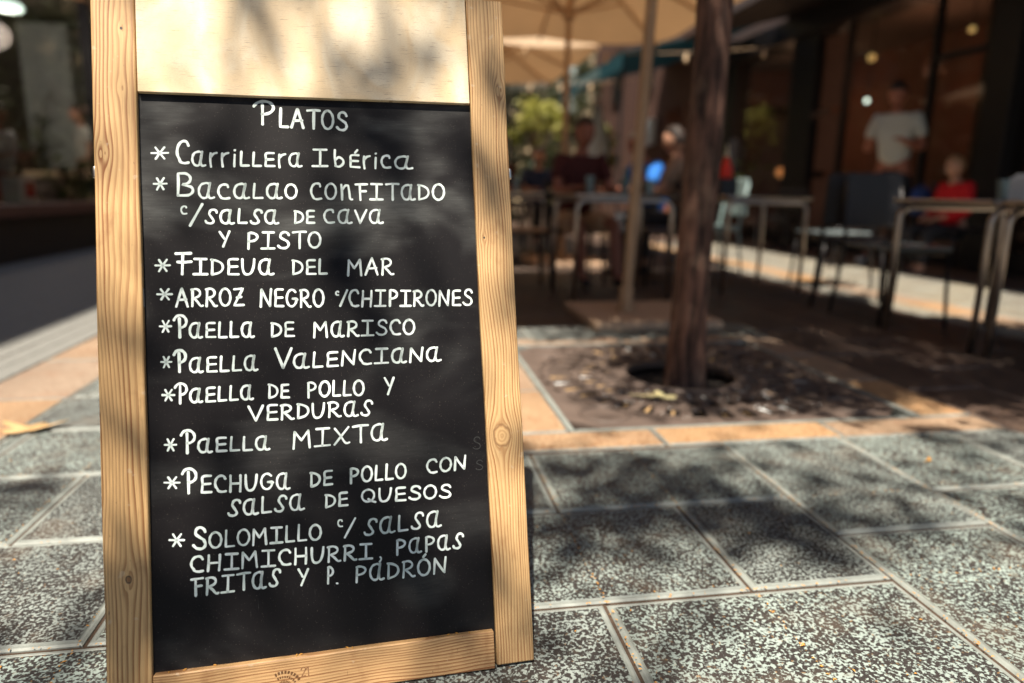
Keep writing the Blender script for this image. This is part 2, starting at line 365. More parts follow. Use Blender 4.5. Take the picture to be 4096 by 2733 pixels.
# mortar bed in pieces, so that the tree pit stays open
for x0, x1, y0, y1 in ((-3.75, .53, -3, 40), (1.80, 8, -3, 40), (.53, 1.80, -3, 2.04), (.53, 1.80, 3.30, 40)):
    pave.box(x0, x1, y0, y1, -.055, -.0065)
pavement = pave.build('pavement', M['mortar'], kind='structure')
M['rimshade'] = plain('shaded_smooth_edge', (.13, .10, .085), .5, var=.35, scale=30, bump=.3)  # slab edge darkened along with the painted terrace shade
def slab_mesh(wd, dp, mat, rim=.011, j=.0035, name='paving_slab'):
    """speckled field, a groove-like step, a smooth chamfered rim and sides down to the bed"""
    m = MB(); x, y = wd/2-j, dp/2-j
    def ring(i, z): return [(-x+i, -y+i, z), (x-i, -y+i, z), (x-i, y-i, z), (-x+i, y-i, z)]
    R = [ring(0, -.020), ring(0, -.0045), ring(.004, -.0015), ring(rim-.002, -.0012), ring(rim, -.0030), ring(rim+.002, 0)]
    vs = [v for r in R for v in r]; m.cur = 1
    fs = [(i*4+k, i*4+(k+1) % 4, (i+1)*4+(k+1) % 4, (i+1)*4+k) for i in range(5) for k in range(4)]
    m.add(vs, fs); m.cur = 0; m.add(R[5], [(0, 1, 2, 3)])
    return m.mesh(name, [mat, M['rimshade'] if mat is M['shadeslab'] else M['rim']])
_slabs = {}
def place_slab(x0, x1, y0, y1, mat, name='paving_slab', rim=.011, parent=None):
    k = (round(x1-x0, 3), round(y1-y0, 3), mat.name)
    if k not in _slabs: _slabs[k] = slab_mesh(x1-x0, y1-y0, mat, rim, name=name)
    o = link(name, _slabs[k], parent or pavement)
    o.location = ((x0+x1)/2, (y0+y1)/2, rng.uniform(-.0022, .0012))
    o.rotation_euler = (rng.uniform(-.003, .003), rng.uniform(-.003, .003), rng.uniform(-.0015, .0015))
    return o
# field of 60 x 38 cm slabs laid across the street
rows = [-.02+.3775*k for k in range(-2, 26)]
phase = [.07, .37]
for r, y0 in enumerate(rows[:-1]):
    y1 = rows[r+1]; ph = .367 if (r % 2 == 0) else .067
    ymid = (y0+y1)/2
    segs = []
    if ymid < 1.885: segs = [(-1.19, .972)]
    elif ymid < 3.45: segs = [(-1.19, .20)]
    else: segs = [(-1.19, 2.0)]
    if ymid > 7: continue
    for a, b in segs:
        xs = [a]; x = ph - 3.0
        while x < b-.05:
            if x > a+.05: xs.append(x)
            x += .6
        xs.append(b)
        for q in range(len(xs)-1):
            if xs[q+1]-xs[q] > .04: place_slab(xs[q], xs[q+1], max(y0, -9), y1, M['shadeslab'] if y0 > 3.75 else M['slab'])
# columns of 40 x 60 cm slabs laid along the street
cx = .972
for c in range(4):
    x0 = cx+.3995*c; x1 = x0+.3995; y = (1.298 if c % 2 == 0 else 1.485)-1.8
    if c == 3: y = 1.36-1.8
    while y < 1.87:
        y1 = min(y+.6, 1.885); 
        if y1-y > .05: place_slab(x0, x1, y, y1, M['slab'])
        y = y1 if y1 < 1.885 else 9
# terrace, beyond the tree pit
y = 1.6
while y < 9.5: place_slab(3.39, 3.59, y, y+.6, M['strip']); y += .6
for c in range(4):
    x0 = 2.0+.348*c; x1 = x0+.348 if c < 3 else 3.39; y = 2.06+(.3 if c % 2 else 0)-.3
    while y < 9: place_slab(x0, x1, y, y+.6, M['shadeslab']); y += .6
for c in range(3):
    x0 = 3.93+.40*c; y = 1.9+(.3 if c % 2 else 0)
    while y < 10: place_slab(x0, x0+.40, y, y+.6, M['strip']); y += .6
far = MB()
far.box(-1.19, 3.58, 9.2, 40, -.006, 0); far.box(5.13, 8, 1.6, 40, -.006, -.001); far.box(3.93, 5.12, 10.6, 40, -.006, 0); far.box(-1.19, 1.99, 7.2, 9.19, -.006, 0)
far.build('far_paving', M['shadeslab'], pavement)
# peach bands
def band(x0, x1, y0, y1, step, axis):
    a, b = (y0, y1) if axis == 'y' else (x0, x1); q = a
    while q < b-.03:
        e = min(q+step, b)
        if axis == 'y': place_slab(x0, x1, q, e, M['peach'], 'peach_slab', .004)
        else: place_slab(q, e, y0, y1, M['peach'], 'peach_slab', .004)
        q = e
band(-1.54, -1.19, -1, 12, .6, 'y'); band(3.59, 3.93, 1.5, 13, .6, 'y')
band(.20, 2.0, 1.885, 2.04, .6, 'x'); band(.20, .53, 2.04, 3.45, .47, 'y'); band(1.80, 2.0, 2.04, 3.45, .47, 'y'); band(.53, 1.80, 3.30, 3.45, .6, 'x')
# small square pavers along the left shop front
side = MB().box(-3.75, -1.545, -3, 40, -.0062, -.004).build('side_strip', M['mortar'], pavement)
def small_paver():
    m = MB(); a = .0975
    for i in range(2):
        for j in range(2):
            x0 = -a+i*a+.002; y0 = -a+j*a+.002; x1 = x0+a-.004; y1 = y0+a-.004
            m.add([(x0, y0, -.004), (x1, y0, -.004), (x1, y1, -.004), (x0, y1, -.004), (x0+.003, y0+.003, .001), (x1-.003, y0+.003, .001), (x1-.003, y1-.003, .001), (x0+.003, y1-.003, .001)],
                  [(4, 5, 6, 7), (0, 1, 5, 4), (1, 2, 6, 5), (2, 3, 7, 6), (3, 0, 4, 7)])
    return m.mesh('small_paver', M['panot'])
sp = small_paver(); cnt = 0
for j in range(40):
    for i in range(11):
        X = -1.64-.2*i; Y = 2.3+.2*j
        if X < -3.65 or cnt >= 290: continue
        # only the wedge seen left of the menu board
        if not (-.33*Y-.25 > X or True) or X > -.36*Y+.35 or X < -.55*Y-.5: continue
        o = link('small_paver', sp, pavement); o.location = (X, Y, rng.uniform(-.0010, .0006)); cnt += 1
# ================================================================ the menu board
SU = Vector((0.99810159, 0.06123227, 0.00661952)); SV = Vector((-0.02245099, 0.261646, 0.96490275)); SN = SU.cross(SV)
SO = Vector((-0.42604932, 0.92289574, -0.00417792))
sign = thing('menu_board', 'tall wooden A-frame menu board with a handwritten black chalkboard, standing on the pavement', 'menu board')
sign.matrix_world = Matrix(((SU.x, -SN.x, SV.x, SO.x), (SU.y, -SN.y, SV.y, SO.y), (SU.z, -SN.z, SV.z, SO.z), (0, 0, 0, 1)))
SW, PW, SH = .6312, .0609, 1.105
def plank(x0, x1, z0, z1, y0, y1, wav=0., seed=0, round_top=0.):
    """a sawn plank whose long edges wander a little; x across, z up, y depth"""
    r = random.Random(seed); n = 24; m = MB(); long_z = (z1-z0) > (x1-x0); vs = []
    ph = [r.uniform(0, 6) for _ in range(6)]
    for i in range(n+1):
        t = i/n
        e0 = wav*(math.sin(t*9+ph[0])+.5*math.sin(t*23+ph[1])); e1 = wav*(math.sin(t*8+ph[2])+.5*math.sin(t*21+ph[3]))
        if long_z:
            z = z0+(z1-z0)*t; xa, xb = x0+e0, x1+e1
            vs += [(xa, y0, z), (xb, y0, z), (xb, y1, z), (xa, y1, z)]
        else:
            x = x0+(x1-x0)*t; za, zb = z0+e0, z1+e1
            vs += [(x, y0, za), (x, y1, za), (x, y1, zb), (x, y0, zb)]
    fs = []
    for i in range(n):
        for k in range(4): fs.append((i*4+k, i*4+(k+1) % 4, (i+1)*4+(k+1) % 4, (i+1)*4+k))
    fs += [(3, 2, 1, 0), (n*4, n*4+1, n*4+2, n*4+3)]
    m.add(vs, fs); return m
pl = plank(0, PW, -.004, SH+.02, 0, .034, .0006, 1).build('post', M['postL'], sign, .0022, True, label='left upright with a dark oval knot near its foot')
pr = plank(SW-PW, SW, .0045, SH, 0, .034, .0006, 2).build('post', M['postR'], sign, .0022, True, label='right upright with a large ringed knot')
plank(PW+.0012, SW-PW-.0012, .926, SH+.012, .0008, .0095, .0002, 3).build('header_panel', M['ply'], sign, .0008, True)
plank(PW+.0012, SW-PW-.0035, .0013, .0608, -.002, .030, .0003, 4).build('bottom_rail', M['rail'], sign, .0022, True)
cb = MB().box(PW-.004, SW-PW+.004, .0100, .0160, .03, SH).build('chalkboard', M['board'], sign)
# rear leg frame, hinges, screws
RL = MB
th = math.radians(15.2)+math.radians(17)
def back(v): return (v[0], v[1], v[2])
for x0 in (.004, SW-.049):
    m = MB(); a = Vector((x0+.0225, .052, SH-.02)); 
    # the leg leans away from the front frame and reaches the ground behind it
    d = Vector((0, math.sin(math.radians(30)), -math.cos(math.radians(30)))); L = .0
    # length found from the ground plane
    top = SO+SU*a.x-SN*a.y+SV*a.z; dirw = (-SN*d.y+SV*d.z); L = top.z/(-dirw.z)-.012
    m.bar(a, a+d*L, .045, .03, (0, 1, 0)).build('rear_leg', M['back'], sign, .002)
m = MB(); a = Vector((.049, .052, SH-.02))+d*.75; m.bar(a, a+Vector((SW-.098, 0, 0)), .045, .02, (0, .5, -.86)).build('rear_rail', M['back'], sign, .002)
m = MB(); a = Vector((.049, .052, SH-.02))+d*.06; m.bar(a, a+Vector((SW-.098, 0, 0)), .045, .02, (0, .5, -.86)).build('rear_rail', M['back'], sign, .002)
for x0 in (.0225, SW-.0265): MB().box(x0-.02, x0+.02, .0345, .0365, SH-.06, SH).build('hinge', M['steel'], sign)
for x0, z0, sx in ((-.003, .806, -1), (SW+.003, .812, 1)):
    MB().lathe([(.0035, -.0085), (.0045, -.006), (.0045, .006), (.0035, .0085)], (x0, .016, z0), 10).build('screw_eye', M['steel'], sign, smooth=True)
MB().box(PW-.0005, PW+.0012, .0065, .0098, .60, .628).build('metal_clip', M['steel'], sign)
# ---- handwriting: single-stroke letters drawn as painted ribbons on the board
def E_(cx, cy, rx, ry, a0, a1, n=None):
    n = n or max(4, int(abs(a1-a0)/22)); return [(cx+rx*math.cos(math.radians(a0+(a1-a0)*i/n)), cy+ry*math.sin(math.radians(a0+(a1-a0)*i/n))) for i in range(n+1)]
G = {  # advance width, strokes (unit height 1)
 'P': (.62, [[(.12, .0), (.12, .95)], [(.10, .95)]+E_(.2, .72, .36, .26, 90, -90)+[(.12, .45)]]),
 'Q': (.62, [[(.26, .0), (.25, .5), (.24, .86)], [(-.02, .78)]+E_(.28, .72, .30, .28, 150, -85)+[(.24, .45)]]),
 'L': (.50, [[(.08, 1), (.06, .5), (.05, .02), (.48, .03)]]),
 'l': (.50, [[(.08, 1), (.06, .5), (.05, .02), (.48, .03)]]),
 'A': (.70, [[(0, 0), (.16, .5), (.33, 1)], [(.33, 1), (.5, .5), (.66, 0)], [(.12, .37), (.58, .40)]]),
 'T': (.66, [[(0, .96), (.35, 1), (.68, .99)], [(.36, .98), (.36, .5), (.37, 0)]]),
 'O': (.66, [E_(.33, .5, .31, .49, 100, 470, 20)]),
 'o': (.58, [E_(.29, .48, .27, .47, 100, 470, 18)]),
 'S': (.62, [[(.58, .80)]+E_(.36, .76, .22, .23, 20, 180)+[(.16, .66), (.34, .53), (.52, .42)]+E_(.34, .24, .24, .23, 40, -90)+[(.16, .04), (.03, .16)]]),
 's': (.60, [[(.60, .78)]+E_(.42, .80, .18, .19, 0, 175)+[(.22, .66), (.34, .42)]+E_(.26, .18, .18, .18, 40, -100)+[(.08, .06), (.02, .2)]]),
 'C': (.62, [[(.58, .80)]+E_(.36, .55, .32, .45, 65, 230)+[(.22, .08), (.40, .02), (.60, .05)]]),
 'c': (.58, [[(.50, .78), (.46, .93)]+E_(.32, .50, .28, .46, 90, 225)+[(.20, .04), (.36, .0), (.56, .04)]]),
 'a': (.74, [[(.50, .92), (.40, .98)]+E_(.28, .48, .25, .47, 95, 300)+[(.46, .3), (.55, .98)], [(.55, .98), (.48, .5), (.50, .1), (.60, .0), (.74, .05)]]),
 'r': (.46, [[(.10, .88), (.08, .4), (.12, -.06)], [(.10, .62), (.24, .84), (.42, .92)]]),
 'i': (.26, [[(.13, .78), (.12, .3), (.12, -.05)], [(.12, 1.10), (.14, 1.12)]]),
 'b': (.56, [[(.06, 1.0), (.05, .5), (.10, .04)], [(.07, .38), (.25, .56), (.46, .42), (.48, .18), (.28, .0), (.08, .05)]]),
 'e': (.60, [[(.55, .97), (.12, .93), (.10, .5), (.08, .03), (.60, .0)], [(.10, .50), (.52, .50)], [(.35, 1.16), (.48, 1.38)]]),
 'E': (.56, [[(.52, .98), (.10, .94), (.09, .5), (.06, .03), (.56, .03)], [(.09, .50), (.50, .52)]]),
 'F': (.62, [[(.02, .98), (.35, .99), (.62, 1.0)], [(.24, .97), (.25, .5), (.27, .0)], [(.25, .55), (.56, .56)]]),
 'f': (.78, [[(.0, .98), (.4, .99), (.78, 1.0)], [(.36, .97), (.35, .5), (.34, .0)], [(.10, .58), (.4, .57), (.80, .60)]]),
 'I': (.66, [[(.05, 1.0), (.62, .99)], [(.34, .99), (.34, .5), (.33, .02)], [(.0, .02), (.66, .02)]]),
 'B': (.72, [[(.06, .02), (.08, .5), (.07, .97)]+E_(.28, .74, .30, .24, 80, -80)+[(.24, .50), (.50, .42)]+E_(.38, .24, .30, .22, 45, -80)+[(.06, .02)]]),
 'D': (.62, [[(.06, .02), (.07, .5), (.07, .96)], [(.02, .96), (.28, .90), (.52, .72), (.58, .42), (.42, .15), (.06, .02)]]),
 'N': (.70, [[(.04, .0), (.06, .5), (.08, .97)], [(.08, .97), (.32, .5), (.60, .04)], [(.60, .04), (.62, .5), (.66, 1.0)]]),
 'n': (.66, [[(.08, .92), (.12, .5), (.14, .0)], [(.13, .58), (.28, .86), (.44, .88), (.50, .5), (.56, .06), (.68, .02)]]),
 'M': (.80, [[(.03, .0), (.05, .5), (.06, .96)], [(.06, .96), (.22, .7), (.36, .45), (.52, .72), (.66, .98)], [(.66, .98), (.70, .5), (.74, .0)]]),
 'R': (.66, [[(.06, .0), (.08, .5), (.08, .96)], [(.02, .94)]+E_(.24, .74, .28, .24, 90, -70)+[(.16, .46), (.36, .25), (.54, .02), (.68, .03)]]),
 'G': (.70, [[(.56, .84)]+E_(.34, .50, .31, .47, 70, 330)+[(.62, .42), (.40, .46)], [(.40, .46), (.60, .47), (.68, .40)]]),
 'H': (.68, [[(.07, 1), (.07, .5), (.05, .0)], [(.60, 1), (.60, .5), (.58, .0)], [(.07, .50), (.60, .50)]]),
 'U': (.66, [[(.03, .97), (.04, .4), (.12, .08), (.28, .0), (.46, .12), (.58, .5), (.62, .97)]]),
 'V': (.72, [[(.0, .98), (.18, .5), (.36, .02)], [(.36, .02), (.54, .5), (.72, 1.0)]]),
 'v': (.60, [[(.0, .92), (.14, .5), (.28, .02)], [(.28, .02), (.44, .5), (.60, .95)]]),
 'X': (.70, [[(.05, .95), (.3, .52), (.5, .1), (.62, .02), (.72, .06)], [(.66, .98), (.36, .5), (.05, .0)]]),
 'Z': (.60, [[(.05, .93), (.56, .97), (.3, .5), (.03, .02), (.60, .04)], [(.20, .46), (.46, .50)]]),
 'y': (.68, [[(.0, .96), (.14, .75), (.30, .52)], [(.66, 1.0), (.44, .5), (.22, .0)]]),
 'q': (.72, [E_(.34, .52, .31, .46, 100, 470, 20), [(.36, .26), (.52, .1), (.72, .0)]]),
 'ó': (.66, [E_(.33, .5, .31, .49, 100, 470, 20), [(.30, 1.14), (.42, 1.30)]]),
 '/': (.50, [[(.95, 1.0), (.5, .5), (.05, .0)]]),
 ',': (.5, [[(.3, .9), (.5, .7), (.45, .3), (.1, -.1)]]),
 '.': (.5, [[(.2, .5), (.6, .55)]]),
 '*': (1., [[(.0, .50), (.5, .5), (1., .52)], [(.24, .98), (.5, .5), (.78, .02)], [(.78, 1.0), (.5, .5), (.26, .0)]]),
}
def catmull(P, n=5):
    if len(P) < 3: return P
    out = []
    for i in range(len(P)-1):
        p0 = P[max(i-1, 0)]; p1 = P[i]; p2 = P[i+1]; p3 = P[min(i+2, len(P)-1)]
        # keep sharp corners sharp
        def ang(a, b, c):
            u = (b[0]-a[0], b[1]-a[1]); v = (c[0]-b[0], c[1]-b[1]); lu = math.hypot(*u) or 1; lv = math.hypot(*v) or 1
            return (u[0]*v[0]+u[1]*v[1])/(lu*lv)
        if i > 0 and ang(p0, p1, p2) < .1: p0 = p1
        if i < len(P)-2 and ang(p1, p2, p3) < .1: p3 = p2
        for k in range(n):
            t = k/n
            out.append(tuple(.5*((2*p1[d])+(-p0[d]+p2[d])*t+(2*p0[d]-5*p1[d]+4*p2[d]-p3[d])*t*t+(-p0[d]+3*p1[d]-3*p2[d]+p3[d])*t**3) for d in (0, 1)))
    return out+[P[-1]]
def ribbon(mb, pts, wd, y, r, thick=.0003):
    """round-ended marker stroke lying on the plane y, slightly raised"""
    P = catmull(pts); Q = [P[0]]
    for p in P[1:]:
        if math.hypot(p[0]-Q[-1][0], p[1]-Q[-1][1]) > .0006: Q.append(p)
    if len(Q) < 2: Q.append((Q[0][0]+.0008, Q[0][1]+.0004))
    n = len(Q); L = []; R = []; k0 = r.uniform(0, 6); wv = r.uniform(.92, 1.08)
    for i, p in enumerate(Q):
        a = Q[max(i-1, 0)]; b = Q[min(i+1, n-1)]; t = Vector((b[0]-a[0], b[1]-a[1])).normalized(); nn = Vector((-t.y, t.x))
        h = wd/2*wv*(1+.10*math.sin(k0+i*.55)+r.uniform(-.03, .03))
        L.append((p[0]+nn.x*h, p[1]+nn.y*h)); R.append((p[0]-nn.x*h, p[1]-nn.y*h))
    def cap(p, q, h):
        t = Vector((p[0]-q[0], p[1]-q[1])).normalized(); nn = Vector((-t.y, t.x)); 
        return [(p[0]+(t.x*math.cos(f)+nn.x*math.sin(f))*h, p[1]+(t.y*math.cos(f)+nn.y*math.sin(f))*h) for f in (-1.05, -.5, 0, .5, 1.05)]
    y2 = y-thick
    vs = [(a, y2, b) for a, b in L]+[(a, y2, b) for a, b in R]
    fs = [(i, i+1, n+i+1, n+i) for i in range(n-1)]
    mb.add(vs, [tuple(reversed(f)) for f in fs])
    c1 = cap(Q[-1], Q[-2], wd/2); c0 = cap(Q[0], Q[1], wd/2)
    mb.add([(a, y2, b) for a, b in [R[-1]]+c1+[L[-1]]], [tuple(range(7))])
    mb.add([(a, y2, b) for a, b in [L[0]]+c0+[R[0]]], [tuple(range(7))])
WORDS = [
(0,'Q',223.9,881.5,258.4,882.5,41.1,1.3),
(0,'LATOS',261.7,878.8,370.4,876.1,34.4,1.2),
(1,'*',75.0,824.1,101.3,824.6,20.7,0.5),
(1,'C',108.9,816.6,131.1,817.0,39.4,1.1),
(1,'arriLLEra',131.4,814.9,297.4,815.7,25.5,0.8),
(1,'I',310.4,816.4,336.8,816.8,30.2,1.1),
(1,'b',343.3,816.4,363.7,816.8,30.3,1.1),
(1,'eric',366.9,816.1,436.7,815.7,24.0,1.0),
(1,'a',439.1,814.8,471.7,815.3,24.3,1.0),
(2,'*',77.0,777.4,97.8,777.6,20.6,0.5),
(2,'B',108.2,767.8,137.1,768.0,39.2,1.1),
(2,'acaLao',139.1,763.9,288.2,764.7,27.0,0.8),
(2,'conFITaDO',305.1,763.4,522.1,763.1,29.3,1.2),
(3,'c',114.2,740.3,125.8,740.3,14.9,0.4),
(3,'/',125.3,720.8,138.6,720.8,37.5,1.0),
(3,'saLsa',148.1,725.1,259.2,724.9,25.2,0.8),
(3,'DE',279.3,725.0,313.3,725.0,23.8,0.8),
(3,'cava',323.8,725.2,420.3,725.0,25.4,1.0),
(4,'y',168.4,689.4,186.3,689.3,27.3,0.8),
(4,'PISTO',206.3,684.9,321.7,685.6,29.2,1.0),
(5,'*',76.1,652.7,99.3,652.3,20.4,0.5),
(5,'f',103.8,646.7,129.1,646.3,35.3,1.0),
(5,'IDEUa',129.5,646.2,248.9,644.0,27.8,0.8),
(5,'DEL',273.4,644.0,329.9,643.5,26.5,0.9),
(5,'MAR',357.9,640.6,433.5,641.1,29.9,1.2),
(6,'*',77.9,609.5,101.3,608.9,19.4,0.5),
(6,'ARROZ',103.7,598.2,203.6,596.3,30.7,0.9),
(6,'NEGRO',224.0,594.3,322.8,591.5,30.9,1.1),
(6,'c',338.8,610.0,346.3,609.8,8.6,0.3),
(6,'/',344.1,592.3,353.3,592.0,29.0,1.1),
(6,'CHIPIRONES',357.8,590.2,560.3,587.6,29.2,1.3),
(7,'*',80.0,560.5,98.6,559.8,20.2,0.5),
(7,'Q',99.8,551.4,121.7,550.6,37.9,1.0),
(7,'aELLa',120.6,549.7,217.3,547.3,26.5,0.8),
(7,'DE',238.5,547.0,276.1,546.0,26.0,0.9),
(7,'MaRISCO',302.2,543.6,463.5,543.2,27.7,1.1),
(8,'*',80.7,507.4,97.6,506.5,18.8,0.5),
(8,'Q',98.4,499.8,119.2,498.8,36.9,1.0),
(8,'aELLa',119.2,497.4,220.9,496.5,26.2,0.8),
(8,'V',242.8,497.3,270.6,496.0,35.2,1.2),
(8,'aLENCIaNa',269.9,496.7,503.9,498.3,26.6,1.1),
(9,'*',80.8,457.3,100.4,456.1,18.7,0.5),
(9,'Q',98.2,452.3,118.5,451.1,34.0,0.9),
(9,'aELLa',118.5,451.5,212.9,452.3,24.9,0.7),
(9,'DE',231.6,452.2,265.5,450.7,24.9,0.8),
(9,'POLLO',288.3,449.9,379.3,448.9,26.9,1.0),
(9,'y',408.9,448.7,426.8,447.7,29.8,1.2),
(10,'VERDURas',201.7,418.8,390.8,416.5,26.4,0.9),
(11,'*',82.4,382.6,100.9,381.3,19.9,0.5),
(11,'Q',104.9,376.5,128.3,374.8,38.3,1.0),
(11,'aELLa',127.7,376.2,234.3,373.3,24.4,0.7),
(11,'MIXTa',265.0,371.9,412.5,375.3,30.3,1.1),
(12,'*',80.6,327.2,104.1,325.2,19.4,0.5),
(12,'Q',105.0,317.8,128.7,315.7,39.9,1.1),
(12,'ECHUGa',130.2,315.4,262.0,310.8,28.4,0.9),
(12,'DE',289.0,311.0,325.3,311.9,25.8,0.9),
(12,'POLLO',347.6,311.4,440.0,313.1,27.2,1.1),
(12,'CON',469.2,317.1,537.2,319.6,25.4,1.2),
(13,'saLsa',167.5,277.0,281.6,277.2,27.1,0.9),
(13,'DE',310.1,277.1,347.4,277.2,24.0,0.9),
(13,'qUESOS',365.0,279.3,510.7,275.8,24.5,1.0),
(14,'*',84.9,241.4,108.0,239.0,20.8,0.6),
(14,'S',116.7,233.7,139.5,231.3,36.4,1.0),
(14,'OLOMILLO',139.9,232.2,305.6,228.7,27.4,0.9),
(14,'c',328.1,247.1,338.2,246.1,12.9,0.5),
(14,'/',337.1,228.5,348.9,227.3,33.4,1.3),
(14,'saLsa',367.2,228.5,492.2,231.2,28.1,1.2),
(15,'CHIMICHURRI',112.5,199.4,381.8,191.3,27.0,0.9),
(15,',',388.9,186.1,394.9,185.4,10.6,0.4),
(15,'PaPas',414.3,193.4,526.3,193.5,26.8,1.2),
(16,'FRITas',112.1,164.0,242.6,165.2,28.3,0.9),
(16,'y',265.7,162.7,283.6,160.7,28.9,1.0),
(16,'P',308.1,160.6,321.4,159.1,28.7,1.1),
(16,'.',322.5,158.9,327.0,158.4,4.1,0.2),
(16,'PaDRóN',349.6,157.4,497.5,156.6,28.4,1.2),

]
LINES = ['PLATOS', 'Carrillera Ibérica', 'Bacalao confitado', 'c/ salsa de cava', 'Y PISTO', 'FIDEUA DEL MAR', 'ARROZ NEGRO c/CHIPIRONES', 'PAELLA DE MARISCO', 'PAELLA VALENCIANA',
 'PAELLA DE POLLO Y', 'VERDURAS', 'PAELLA MIXTA', 'PECHUGA DE POLLO CON', 'SALSA DE QUESOS', 'SOLOMILLO c/ SALSA', 'CHIMICHURRI, PAPAS', 'FRITAS Y P. PADRÓN']
lr = random.Random(11); linemb = {}
for ln, txt, u0, v0, u1, v1, h, sh in WORDS:
    mb = MB(); linemb.setdefault(ln, []).append((txt, mb))
    u0, v0, u1, v1, h, sh = [q/1000 for q in (u0, v0, u1, v1, h, sh)]
    wd_ = .0030 if txt == '*' else (.0041 if h > .034 else .0035 if h > .015 else .0026)
    ws = [G[c][0] for c in txt]; gap = .17; tot = sum(ws)+gap*(len(txt)-1); pos = 0.
    u0 += wd_/2; u1 -= wd_/2; v0 += wd_/2; v1 += wd_/2; h = max(h-wd_, .002)
    for c, wd in zip(txt, ws):
        hh = h*lr.uniform(.97, 1.03); dy = lr.uniform(-.02, .02)*h; sk = lr.uniform(-.02, .02)
        # a letter's own box: horizontal scale stretches to fill the measured word
        sx = (u1-u0)/tot if len(txt) > 1 or c in '*P' or True else h
        for st in G[c][1]:
            P = []
            for gx, gy in st:
                uu = u0+(pos+gx)*sx
                f = (uu-u0)/max(u1-u0, 1e-6)
                P.append((uu+gy*(sh+sk*h), v0+(v1-v0)*f+gy*hh+dy))
            big = h > .034
            ribbon(mb, P, wd_, .0099, lr)
        pos += wd+gap
for ln, lst in sorted(linemb.items()):
    star = False; first = next((q for q in lst if q[0] != '*'))
    for txt, mb in lst:
        if txt == '*': mb.build('asterisk', M['chalk'], cb)
        else: mb.build('lettering', M['chalk'], cb)
# half wiped older writing
gm = MB(); gr = random.Random(5)
for txt, u0, v0, u1, h in (('S', .548, .352, .562, .02), ('S', .551, .318, .564, .016)):
    ws = [G[c][0] for c in txt]; tot = sum(ws)+.17*(len(ws)-1); pos = 0
    for c, wd in zip(txt, ws):
        for st in G[c][1]:
            ribbon(gm, [(u0+(pos+gx)*(u1-u0)/tot, v0+gy*h) for gx, gy in st], .0012, .00995, gr, .0001)
        pos += wd+.17
gm.build('wiped_lettering', M['ghost'], cb, kind='stuff')
# burnt stamp on the bottom rail: a ribbed fan and the number 21
sm = MB()
ox, oz = .243, .0165; yy = -.0021
for k in range(9):
    a = math.radians(62-k*11+55)
    for r0, r1 in ((.006, .013), (.0165, .0195), (.0225, .027)):
        p = [(ox+r*math.cos(a+dd), yy-.0002, oz+r*math.sin(a+dd)*1.0) for r, dd in ((r0, -.06), (r0, .06), (r1, .06), (r1, -.06))]
        sm.add(p, [(0, 1, 2, 3), (3, 2, 1, 0)])
sr = random.Random(3)
for st in ([(.2682, .0415), (.2705, .0445), (.2738, .0440), (.2742, .0405), (.2700, .0335), (.2688, .0315), (.2745, .0318)], [(.2755, .0415), (.2785, .0448), (.2788, .0390), (.2790, .0318)],
           [(.2815, .0180), (.2790, .0212), (.2755, .0205), (.2742, .0160), (.2765, .0115), (.2805, .0112)]):
    ribbon(sm, st, .0016, yy, sr, .0002)
sm.build('burnt_stamp', M['stamp'], sign)
# husks lying on the rail
for k, u in enumerate((.083, .104, .145, .262, .268, .337, .345, .494, .508, .528)):
    m = MB().lathe([(.0002, -.0030), (.0009, -.0015), (.0011, 0), (.0008, .002), (.0002, .0028)], (0, 0, 0), 6)
    o = m.build('seed_husk', M['seed'], smooth=True); W_ = sign.matrix_world @ Vector((u, .004+.002*(k % 3), .0618))
    o.location = W_; o.rotation_euler = (1.4, k*1.3, k*2.1)
    tag(o, ('tiny orange seed husk at the far left end of the bottom rail', 'orange seed husk second from the left end of the bottom rail', 'orange seed husk on the rail left of the chalkboard middle',
     'left one of two seed husks lying together above the burnt stamp', 'right one of two seed husks lying together above the burnt stamp', 'left one of the pair of husks right of the rail middle', 'right one of the pair of husks right of the rail middle',
     'first of three husks near the right end of the bottom rail', 'middle one of three husks near the right end of the bottom rail', 'last of the husks, closest to the right upright')[k], 'seed', 'seed husks on the rail of the menu board')
